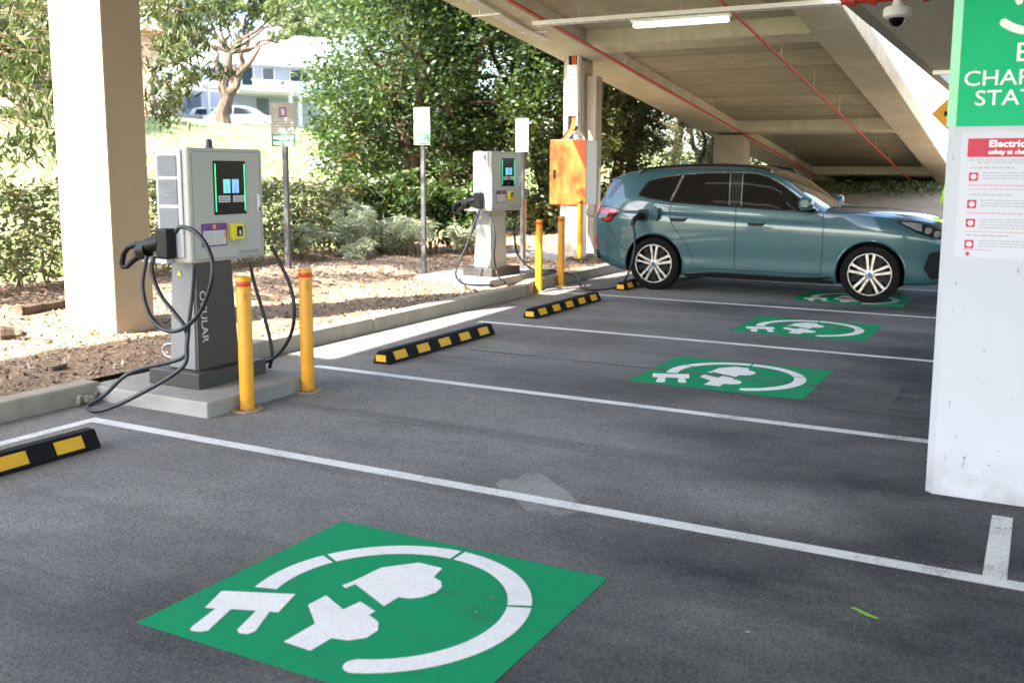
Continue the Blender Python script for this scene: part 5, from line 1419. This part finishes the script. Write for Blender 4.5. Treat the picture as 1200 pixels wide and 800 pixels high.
# low understorey: dark glossy shrubs under those trees, silver shrubs before them
def shrub(name, label, x, y, w, h, n, leaf, aspect, m, seed, group, tw=9, z=None, shell=0.5):
    z0 = terrain(x, y) if z is None else z
    root = thing(name, label, 'shrub', (x, y, z0), 0, group)
    r = random.Random(seed); mb = MB()
    bl = []
    for i in range(7):
        a = r.random()*2*PI; q = r.uniform(0, .55)
        bl.append(((w*q*math.cos(a), w*q*math.sin(a), h*r.uniform(.35, .72)), (w*r.uniform(.35, .5), w*r.uniform(.35, .5), h*r.uniform(.24, .34))))
    for i in range(tw):
        c = bl[i % 7][0]; limb(mb, (r.gauss(0, .05), r.gauss(0, .05), -0.05), (c[0]+r.gauss(0, .1*w), c[1]+r.gauss(0, .1*w), c[2]+.1), 0.014, 0.004, r.random(), 0.2, 4)
    mb.build('stems', B_twig, root)
    C = blob_points(bl, n, seed, shell); C[:, 2] = np.maximum(C[:, 2], 0.03)
    crown_mesh('foliage', C, leaf, aspect, m, root, seed+5)
    return root
GS = 'dark shrubs under the trees'
for i, (px, py, lab, w, h, m) in enumerate(((505, 283, 'dark green shrub behind the pole sign', .75, 1.15, L_dark), (545, 268, 'dark shrub left of the white charger', .8, 1.3, L_dark),
        (452, 262, 'leafy dark shrub above the silvery shrubs', .9, 1.35, L_dark), (410, 248, 'dark shrub at the end of the hedge', .9, 1.3, L_dark), (630, 262, 'dark shrub behind the far bollard', .9, 1.2, L_olive), (720, 268, 'olive shrub beside the car tail', .9, 1.1, L_olive), (775, 262, 'olive shrub beyond the car roof', 1.0, 1.4, L_olive))):
    q = at_z(px, py, 0.3) if i not in (4, 5, 6) else None
    if q is None: q = at_d(px, 232, 20.0)
    else: q = at_d(px, py, min(16.0, (q-Vector(CAM_P)).dot(Vector(CAM_F))))
    shrub('dark_shrub', lab, q.x, q.y, w, h, 3800, 0.10, 0.5, m, 70+i, GS)
GV = 'silvery shrubs in the bed'
for i, (x, y, lab, w, h) in enumerate(((-9.5, 11.0, 'silvery shrub nearest the hedge', .62, .62), (-9.15, 11.9, 'wide silvery shrub left of the pole sign', .80, .78), (-8.7, 12.7, 'silvery shrub directly behind the pole sign', .75, .70),
        (-8.15, 13.4, 'small silvery shrub between pole sign and white charger', .55, .50), (-8.75, 11.5, 'low silvery shrub in front, left of the pole sign', .5, .34), (-9.6, 12.6, 'silvery shrub at the back against the dark shrubs', .8, .95))):
    shrub('silver_shrub', lab, x, y, w, h, 3600, 0.12, 0.13, L_silver, 90+i, GV, shell=0.1)

# ------------------------------------------------------------------ hedges along the back of the bed
def hedge(label, pts, w, h, n, seed, z=None):
    P = [Vector((a, b, 0)) for a, b in pts]
    root = thing('hedge', label, 'hedge', (P[0].x, P[0].y, terrain(P[0].x, P[0].y)), 0, 'twiggy hedges behind the soil bed')
    r = np.random.default_rng(seed); segs = [(a, b, (b-a).length) for a, b in zip(P[:-1], P[1:])]; tot = sum(s[2] for s in segs)
    C = []
    for a, b, L in segs:
        m = int(n*L/tot); t = r.random((m, 1)); d = (b-a).normalized(); nrm = Vector((-d.y, d.x, 0))
        base = np.array(a)+t*np.array(b-a)
        off = (r.random((m, 1))**0.6)*np.sign(r.random((m, 1))-0.5)*w/2
        zz = h*(1-0.9*r.random((m, 1))**1.35)
        lump = 0.10*np.sin(t*L*3.1)+0.07*np.sin(t*L*7.7+1)
        C.append(base+off*np.array(nrm)*(1+lump*1.5)+np.concatenate([np.zeros((m, 2)), zz*(1+lump*0.6)], 1))
    C = np.concatenate(C)
    base_z = np.array([terrain(x, y) for x, y in C[:, :2]]); C[:, 2] += base_z
    C += r.normal(size=C.shape)*0.04
    # thin out irregular gaps so the twigs show
    keep = (np.sin(C[:, 0]*5.1+C[:, 1]*6.3)*np.sin(C[:, 2]*8.1+C[:, 1]*3.3)+r.normal(size=len(C))*0.45) < 0.62
    C = C[keep]-np.array(root.location)
    mb = MB(); rr = random.Random(seed)
    for i in range(int(tot*13)):
        k = rr.random()*tot
        for a, b, L in segs:
            if k <= L: break
            k -= L
        q = a+(b-a)*(k/L); zz = terrain(q.x, q.y)
        a0 = Vector((q.x+rr.gauss(0, w*.16), q.y+rr.gauss(0, w*.16), zz-.05))-root.location
        e = a0+Vector((rr.gauss(0, .2), rr.gauss(0, .2), h*rr.uniform(.5, .95)))
        limb(mb, a0, e, rr.uniform(.007, .016), .004, rr.random(), .2, 4)
    mb.build('stems', B_twig, root)
    crown_mesh('foliage', C, 0.075, 0.48, L_hedge, root, seed)
hedge('twiggy hedge left of the beige column', [(-9.55, 3.0), (-9.75, 5.5), (-9.8, 8.2)], 0.8, 1.15, 13000, 21)
hedge('brown-topped hedge behind the near charger', [(-9.85, 8.4), (-9.9, 10.6), (-10.0, 13.2)], 0.85, 1.10, 13000, 22)

# ------------------------------------------------------------------ drooping gum near the column: trunk stands out of frame on the left
GB = (-12.8, 5.0)
gb = []
r_ = random.Random(9)
for px, py, D in ((10, 30, 9.5), (45, 60, 9.2), (20, 95, 9.6), (55, 110, 9.0), (25, 140, 9.2), (60, 155, 9.0), (35, 20, 10.5), (60, 15, 9.5), (10, 165, 9.5), (-30, 60, 9.0), (-40, 130, 9.0), (-60, 10, 9),
                  (190, 30, 10.5), (215, 55, 10.8), (185, 70, 10.2), (200, 95, 10.4), (182, 120, 10.2), (205, 135, 10.6), (235, 75, 11.2), (225, 15, 11), (250, 40, 11.5), (190, 0, 10.6)):
    gb.append((at_d(px, py, D), (0.42, 0.42, 0.34)))
for i in range(26):
    gb.append(((-10.6+r_.gauss(0, 1.1), 6.2+r_.gauss(0, 1.5), 5.4+r_.gauss(0, .7)), (.7, .7, .5)))
gb += rnd_blobs(-8.9, 7.0, 6.4, 1.0, 2.3, 0.7, 24, 77, .28, .42)
tree('drooping_gum_tree', 'near gum tree whose drooping leaves hang either side of the beige column', (GB[0], GB[1], gz(*GB)), [(-11.6, 5.8, 5.6), (-10.2, 7.6, 5.2), (-10.4, 5.0, 5.0)], gb, 24000, 0.12, 0.20, L_near, B_twig, 0.085, 31, None, 0.2, 0.9, 0.1, 2)
# high canopy out of frame that dapples the white charger and the orange box
pass

# ------------------------------------------------------------------ the gum in front of the house, paler trees behind
q = at_d(263, 139, 46)
def far_blobs(L): return [(at_d(px, py, D), (w, w, w*.6)) for px, py, D, w in L]
tree('gum_tree', 'pale gum tree with thick forked trunk before the house', (q.x, q.y, q.z-.3), [at_d(270, 62, 46), at_d(292, 40, 46), at_d(248, 55, 46), at_d(305, 55, 45)],
     far_blobs([(195, 20, 46, 1.1), (225, 8, 46, 1.2), (262, 12, 46, 1.2), (300, 5, 46, 1.3), (335, 14, 45, 1.2), (358, 32, 45, .75), (345, 0, 46, 1.2), (250, -25, 46, 2.0), (310, -30, 46, 2.0), (215, 42, 46, .7), (205, 65, 45, .7), (328, 42, 45, 0.6), (190, -5, 46, 1.5), (285, 32, 46, .6)]),
     17000, 0.23, 0.42, L_gum, B_gum, 0.33, 33, None, 0.3, 0.3, 0.5, 2)
for i, (px, py, D, w, lab, m) in enumerate(((395, 30, 85, 7.0, 'pale sunlit tree rising behind the house roof', L_gum), (330, 30, 95, 7.5, 'tall pale tree far behind the gum', L_gum), (200, 90, 70, 5.0, 'pale tree left of the house', L_gum), (60, 110, 40, 4.0, 'pale tree behind the drooping leaves on the far left', L_gum), (-20, 120, 34, 4.0, 'olive tree at the left end of the lawn', L_olive))):
    c = at_d(px, py, D); b = at_d(px, 150, D)
    bz = terrain(b.x, b.y)
    tree('background_tree', lab, (b.x, b.y, bz), [(c.x, c.y, c.z+w*.3)], rnd_blobs(c.x, c.y, c.z+w*.25, w*.8, w*.8, w*.8, 12, 60+i, .3, .5, bz+1.5), 5200, 0.055*w+0.12, 0.5, m, B_gum, .3, 50+i, 'background trees up the slope', .35)
# reddish new growth low in the dark trees
q = at_d(412, 128, 17)
shrub('red_leaved_shrub', 'small reddish shrub between the house and dark trees', at_d(410, 150, 22).x, at_d(410, 150, 22).y, .8, 2.4, 1600, .13, .45, L_red, 99, None)

# ------------------------------------------------------------------ mulch chips, sticks and logs on the bed, grass tufts on the lawn
r = np.random.default_rng(5); n = 17000
X = -5.78-(r.random(n)**1.15)*3.9; Y = 0.5+r.random(n)*17
keep = ~((np.abs(X+6.39) < .7) & (Y > 10.3) & (Y < 12.25)); X, Y = X[keep], Y[keep]
def soil_z(x, y):
    return terrain(max(x, -9.6), y)+0.025*bumpy(x, y, 2.0)*min(1, (-5.7-x)/0.4)+0.012*bumpy(x*4, y*4, 2.0, 3)*min(1, (-5.7-x)/0.4)+(0.06 if x < -9.6 else 0)+0.10*math.exp(-((x+8.2)/0.9)**2)*(0.5+0.5*math.sin(y*0.8))
Z = np.array([soil_z(a, b)+0.008 for a, b in zip(X, Y)])
o = crown_mesh('mulch', np.stack([X, Y, Z], 1), 0.055, 0.40, M_chip, None, 8, up_bias=2.2)
tag(o, 'dry bark chips and leaf litter covering the soil bed', 'mulch', kind='stuff')
for i, (px, py, px2, py2, rad, lab) in enumerate(((22, 363, 90, 353, .055, 'long weathered log lying in front of the left hedge'), (0, 384, 17, 383, .065, 'short cut log on the soil at the photo edge'), (60, 416, 76, 412, .02, 'small stick on the sunlit soil near the column'), (2, 372, 30, 392, .018, 'bent pale stick beside the short log'))):
    a, b = at_z(px, py, .2+rad), at_z(px2, py2, .2+rad)
    a.z = soil_z(a.x, a.y)+rad*.7; b.z = soil_z(b.x, b.y)+rad*.8
    mb = MB(); limb(mb, Vector(), b-a, rad, rad*.8, i, .08, 6); t = mb.build('fallen_log', B_gum, smooth=True); t.location = a; tag(t, lab, 'log', 'fallen wood on the soil bed')
WZ = np.array([bank(a, b)+0.06+0.16*abs(bumpy(a*2, b*2))+0.1*random.random() for a, b in WEED_XY])
o = crown_mesh('weeds', np.concatenate([WEED_XY, WZ[:, None]], 1), 0.16, 0.22, L_olive, None, 19, up_bias=0.2, droop=-0.6); tag(o, 'dry weeds and low greenery on the dirt bank under the ramp', 'weeds', kind='stuff')
n = 26000
X = -10.3-(r.random(n)**1.6)*22; Y = 2+r.random(n)*42
Z = np.array([terrain(a, b)+0.05*bumpy(a, b, 0.6)+0.05 for a, b in zip(X, Y)])
V = leaf_cards(np.stack([X, Y, Z], 1), 0.22, 0.16, 77, up_bias=0.0, droop=-1.6)
o = array_mesh('grass', V, np.arange(len(V)).reshape(-1, 4), M_grassblade); tag(o, 'pale green grass growing on the lawn slope', 'grass', kind='stuff')
# ------------------------------------------------------------------ the house up the slope, street cars, fence
M_hwall = plain('pale_render', (0.36, 0.40, 0.50), 0.8, var=0.06, scale=1.5)
M_hwhite = plain('white_render', (0.72, 0.72, 0.71), 0.7, var=0.05, scale=1.5)
M_roof = plain('pale_metal_roof', (0.62, 0.63, 0.66), 0.5, var=0.08, scale=2)
M_hglass = plain('house_window_glass', (0.018, 0.030, 0.050), 0.25, var=0.3, scale=2, spec=0.2)
M_balglass = plain('balcony_glass', (0.40, 0.52, 0.60), 0.1, var=0.15, scale=2)
M_openshade = plain('opening_shade', (0.10, 0.12, 0.15), 0.6)  # dark colour stands for the shaded inside of open doorways
M_terracotta = plain('terracotta_roof', (0.44, 0.20, 0.15), 0.7, var=0.2, scale=3)
M_brickwall = concrete('blush_brick_wall', (0.46, 0.30, 0.25), 0.2, stain=0.3)
M_fence = plain('grey_timber_fence', (0.42, 0.41, 0.39), 0.8, var=0.2, scale=4)
M_carwhite = plain('white_car_paint', (0.78, 0.78, 0.79), 0.25, var=0.03, coat=0.8)
D0 = 60.0; S0 = D0/F_PX
def to_house(px, py, D=D0): return at_d(px, py, D)
hb = to_house(335, 150)
FWD = Vector((CAM_F[0], CAM_F[1], 0)).normalized()
hang = math.atan2(-FWD.x, FWD.y)+R(38)                              # facade turned a little
house = thing('house', 'pale two storey house with white balcony up the grassy slope', 'house', (hb.x, hb.y, hb.z-0.3), hang)
def hx(px): return (px-335)*S0*1.02
def hz(py): return (150-py)*S0+0.3
def hbox(name, m, px0, px1, y0, y1, pz0, pz1, parent=None, bevel=0.0):
    mb = MB(); mb.box(hx(px0), hx(px1), y0, y1, hz(pz0), hz(pz1)); return mb.build(name, m, parent or house, bevel=bevel)
hbox('lower_wall', M_hwall, 222, 392, 0.4, 8, 156, 112)
hbox('upper_wall', M_hwall, 282, 392, 0.9, 8, 112, 72)
mb = MB()
e = 0.7
x0, x1, zr0 = hx(262)-e, hx(396)+e, hz(76)
mb.add([(x0, -0.6, zr0), (x1, -0.6, zr0), (x1, 9, zr0), (x0, 9, zr0), (x0+4.2, 4.2, zr0+2.0), (x1-4.2, 4.2, zr0+2.0), (x0, -0.6, zr0-.18), (x1, -0.6, zr0-.18), (x1, 9, zr0-.18), (x0, 9, zr0-.18)],
       [(0, 1, 5, 4), (1, 2, 5), (2, 3, 4, 5), (3, 0, 4), (6, 7, 1, 0), (7, 8, 2, 1), (8, 9, 3, 2), (9, 6, 0, 3), (9, 8, 7, 6)])
rf = mb.build('roof', M_roof, house)
mb = MB(); mb.box(x0, x1, -0.75, -0.605, zr0-.16, zr0+.02); mb.build('gutter', M_hwhite, rf)
hbox('balcony_slab', M_hwhite, 268, 385, -1.6, 0.895, 114.5, 111)
bal = hbox('balcony_glass', M_balglass, 285, 380, -1.55, -1.5, 111, 100)
hbox('handrail', M_hwhite, 284, 381, -1.6, -1.45, 100, 99, bal)
for p in (291, 316, 350):
    w = hbox('window', M_hglass if p != 316 else M_openshade, p, p+13, 0.86, 0.899, 108, 82)
    hbox('frame', M_hwhite, p-1.2, p-0.1, 0.84, 0.899, 108, 81, w); hbox('frame', M_hwhite, p+13.1, p+14.2, 0.84, 0.899, 108, 81, w)
w = hbox('window', M_hglass, 366, 375, 0.86, 0.899, 108, 84)
hbox('garage_shade_panel', M_openshade, 304, 318, 0.36, 0.399, 155, 117)  # flat panel on the wall, the shade inside the garage painted dark
hbox('garage_shade_panel', M_openshade, 224, 240, 0.36, 0.399, 155, 117)
hbox('carport_roof', M_hwhite, 228, 332, -2.6, -1.61, 113, 108)
for p in (228, 320, 331): hbox('post', M_hwhite, p, p+2, -2.5, -2.2, 156, 113)
hbox('chimney', M_hwhite, 372, 379, 4.0, 4.8, 62, 46, rf)
# neighbour behind on the right, with a pale blue roof
q = at_d(412, 150, 74)
nb = thing('house', 'second house with pale blue roof behind the dark trees', 'house', (q.x, q.y, q.z-.5), hang-R(10))
mb = MB(); mb.box(-5.5, 5.5, 0, 8, 0, 5.6); mb.build('wall', M_hwhite, nb)
mb = MB(); mb.add([(-6.2, -.6, 5.6), (6.2, -.6, 5.6), (6.2, 8.6, 5.6), (-6.2, 8.6, 5.6), (-3, 4, 7.5), (3, 4, 7.5)], [(0, 1, 5, 4), (1, 2, 5), (2, 3, 4, 5), (3, 0, 4), (0, 3, 2, 1)]); mb.build('roof', plain('pale_blue_roof', (0.40, 0.52, 0.62), 0.5), nb)
for x in (-3.5, 0, 3.2):
    mb = MB(); mb.box(x-.7, x+.7, -0.03, -0.002, 3.2, 4.8); mb.build('window', M_hglass, nb)
q = at_d(25, 118, 48)
nb = thing('house', 'blush brick house with terracotta roof behind the far left leaves', 'house', (q.x, q.y, terrain(q.x, q.y)), hang-R(20))
mb = MB(); mb.box(-6, 6, 0, 8, 0, 4.4); mb.build('wall', M_brickwall, nb)
mb = MB(); mb.add([(-6.7, -.7, 4.4), (6.7, -.7, 4.4), (6.7, 8.7, 4.4), (-6.7, 8.7, 4.4), (-3, 4, 6.6), (3, 4, 6.6)], [(0, 1, 5, 4), (1, 2, 5), (2, 3, 4, 5), (3, 0, 4), (0, 3, 2, 1)]); mb.build('roof', M_terracotta, nb)
for x in (-3.8, 0.2, 3.6):
    mb = MB(); mb.box(x-.8, x+.8, -0.04, -0.002, 1.2, 2.7); w = mb.build('window', M_hglass, nb)
    mb = MB(); mb.box(x-.9, x+.9, -0.1, -0.042, 1.08, 1.19); mb.build('sill', M_hwhite, w)
# street and fence before the house
def on_slope(px, D):
    p = at_d(px, 150, D); return Vector((p.x, p.y, terrain(p.x, p.y)))
RIGHT = Vector((CAM_R[0], CAM_R[1], 0)).normalized()
fl = at_d(216, 154, 54); 
fn = thing('timber_fence', 'grey paling fence left of the white street car', 'fence', (fl.x, fl.y, fl.z-0.4), hang)
mb = MB()
for i in range(34): mb.box(-2.6+i*0.15, -2.6+i*0.15+0.13, 0, 0.025, 0, 1.35+0.03*math.sin(i*2.1))
mb.build('palings', M_fence, fn)
for x in (-2.6, 0.0, 2.5):
    mb = MB(); mb.box(x-.06, x+.06, 0.03, 0.14, 0, 1.5); mb.build('post', M_fence, fn)
for z in (0.3, 1.1):
    mb = MB(); mb.box(-2.6, 2.5, 0.026, 0.07, z, z+.09); mb.build('rail', M_fence, fn)
def street_car(label, px, py, D, rot):
    p = at_d(px, py, D)
    t = thing('street_car', label, 'car', (p.x, p.y, p.z), rot, 'white cars parked on the street')
    prof = [(-2.1, .32), (-2.15, .62), (-2.08, .88), (-1.75, .96), (-1.35, 1.38), (-.9, 1.47), (.1, 1.46), (.55, 1.36), (1.05, .98), (1.75, .88), (2.08, .72), (2.15, .42), (2.05, .30)]
    mb = MB(); rows = []
    P = [Vector((a, b)) for a, b in prof]
    for y, sc in ((-.86, .0), (-.80, 1.0), (.80, 1.0), (.86, .0)):
        row = []
        for a, b in prof:
            inset = 0.20*max(0, (b-.95)/.5)
            yy = math.copysign(abs(y)-inset, y); row.append((a*(0.985 if sc == 0 else 1), yy, b if sc else b*.985+.006))
        rows.append(row)
    n = len(prof); mb.v = [q for r_ in rows for q in r_]
    for i in range(3):
        for j in range(n): mb.f.append((i*n+j, i*n+(j+1) % n, (i+1)*n+(j+1) % n, (i+1)*n+j)); mb.m.append(0)
    mb.f += [tuple(range(n-1, -1, -1)), tuple(range(3*n, 4*n))]; mb.m += [0, 0]
    mb.build('body', M_carwhite, t, smooth=True)
    for s in (-1, 1):
        for poly in ([(-1.42, 1.0), (-1.22, 1.33), (-.45, 1.38), (-.45, 1.0)], [(-.37, 1.0), (-.37, 1.38), (.38, 1.33), (.85, 1.0)]):
            V = [(a, s*(.865-0.20*max(0, (b-.95)/.5)), b) for a, b in poly]
            mb = MB(); mb.add(V+[(a, b-s*.01, c) for a, b, c in V], [(0, 1, 2, 3), (7, 6, 5, 4), (0, 1, 5, 4), (1, 2, 6, 5), (2, 3, 7, 6), (3, 0, 4, 7)]); mb.build('window', M_hglass, t)
        for x in (-1.3, 1.32):
            mb = MB(); mb.lathe([(0, 0), (.19, 0), (.2, -.01), (.31, -.01), (.32, -.04), (.32, -.2), (0, -.2)], 24, face_matrix((x, s*.87, .32), (s*-1, 0, 0), (0, 0, 1))); mb.build('wheel', M_tyre, t, smooth=True)
        mb = MB(); mb.box(-2.17, -2.10, min(s*.5, s*.78), max(s*.5, s*.78), .68, .84); mb.build('tail_light', M_tail, t)
    mb = MB(); mb.add([(-1.745, -.58, .985), (-1.745, .58, .985), (-1.40, .5, 1.36), (-1.40, -.5, 1.36), (-1.765, -.58, .99), (-1.765, .58, .99), (-1.42, .5, 1.365), (-1.42, -.5, 1.365)], [(0, 1, 2, 3), (7, 6, 5, 4), (0, 1, 5, 4), (1, 2, 6, 5), (2, 3, 7, 6), (3, 0, 4, 7)]); mb.build('rear_window', M_hglass, t)
    return t
street_car('white hatchback parked before the house beside the sign', 287, 156, 55, hang-R(38))
street_car('white car seen from behind at the foot of the gum tree', 250, 157, 57, hang+R(2))
for px, lab in ((268, 'short white marker post left of the white hatchback'), (313, 'white marker post at the front of the white hatchback')):
    p = at_d(px, 168, 50)
    mb = MB(); mb.prism([(-.16, -.1), (.16, -.1), (.16, .1), (-.16, .1)], 1.05); mb.prism([(-.2, -.14), (.2, -.14), (.2, .14), (-.2, .14)], .06, None, 1.05)
    o = mb.build('marker_post', M_hwhite, bevel=0.02); o.location = (p.x, p.y, p.z-.1); o.rotation_euler.z = hang; tag(o, lab, 'post', 'white posts on the lawn')
p = at_d(392, 186, 30)
mb = MB()
a0, a1 = at_d(362, 187, 29), at_d(470, 184, 29)
mb.hexa([(a0.x, a0.y, a0.z-.3), (a1.x, a1.y, a1.z-.3), (a1.x+.3, a1.y+.6, a1.z-.3), (a0.x+.3, a0.y+.6, a0.z-.3), (a0.x, a0.y, a0.z+.06), (a1.x, a1.y, a1.z+.06), (a1.x+.3, a1.y+.6, a1.z+.06), (a0.x+.3, a0.y+.6, a0.z+.06)])
tag(mb.build('footpath', M_path, bevel=.02), kind='structure')

# ------------------------------------------------------------------ the person in the high visibility vest behind the white column
pr = thing('person', 'person in a lime high visibility shirt half hidden behind the white column', 'person', (-0.95, 14.5, 0.0), R(20))
def skin_mesh(name, joints, edges, mat, parent, levels=2):
    me = bpy.data.meshes.new(name); me.from_pydata([j[0] for j in joints], edges, [])
    o = bpy.data.objects.new(name, me); COL.objects.link(o)
    md = o.modifiers.new('skin', 'SKIN'); md.use_smooth_shade = True
    for i, j in enumerate(joints): me.skin_vertices[0].data[i].radius = (j[1], j[2] if len(j) > 2 else j[1])
    me.skin_vertices[0].data[0].use_root = True
    sb = o.modifiers.new('sub', 'SUBSURF'); sb.levels = levels; sb.render_levels = levels
    dg = bpy.context.evaluated_depsgraph_get(); dg.update()
    m2 = bpy.data.meshes.new_from_object(o.evaluated_get(dg)); bpy.data.objects.remove(o)
    m2.materials.clear(); m2.materials.append(mat)
    m2.polygons.foreach_set('use_smooth', [True]*len(m2.polygons))
    o = bpy.data.objects.new(name, m2); COL.objects.link(o); o.parent = parent; return o
J = [((0, 0, .95), .15, .11), ((0, 0, 1.15), .14, .10), ((0, 0, 1.36), .17, .11), ((0, .0, 1.47), .065, .065), ((0, -.02, 1.55), .055, .06), ((0, -.02, 1.66), .078, .095), ((0, -.02, 1.75), .06, .075)]
E_ = [(0, 1), (1, 2), (2, 3), (3, 4), (4, 5), (5, 6)]
def addj(*js, root):
    prev = root
    for j in js: J.append(j); E_.append((prev, len(J)-1)); prev = len(J)-1
    return prev
for s in (-1, 1):
    addj(((s*.20, 0, 1.42), .06), ((s*.255, .0, 1.15), .045), ((s*.265, -.08, .92), .034), ((s*.265, -.11, .84), .035, .02), root=2)
    addj(((s*.10, 0, .88), .095), ((s*.11, 0, .50), .062), ((s*.11, .02, .12), .042), ((s*.11, 0, .045), .04), ((s*.11, -.14, .035), .036, .03), root=0)
skin_mesh('body', J, E_, M_skin, pr)
J, E_ = [((0, 0, .92), .17, .13), ((0, 0, 1.15), .16, .125), ((0, 0, 1.36), .185, .13), ((0, 0, 1.45), .09, .08)], [(0, 1), (1, 2), (2, 3)]
for s in (-1, 1): addj(((s*.20, 0, 1.41), .085), ((s*.25, .0, 1.20), .075), ((s*.258, -.01, 1.08), .070), root=2)
skin_mesh('shirt', J, E_, M_hivis, pr)
J, E_ = [((0, 0, .98), .165, .125), ((0, 0, .9), .16, .12)], [(0, 1)]
for s in (-1, 1): addj(((s*.10, 0, .84), .11), ((s*.11, 0, .50), .085), ((s*.11, .01, .12), .07), root=1)
skin_mesh('trousers', J, E_, M_trouser, pr)
mb = MB(); mb.ball((0, .0, 1.72), .088, .105, .085, 16, 10); mb.build('hair', M_hair, pr, smooth=True)
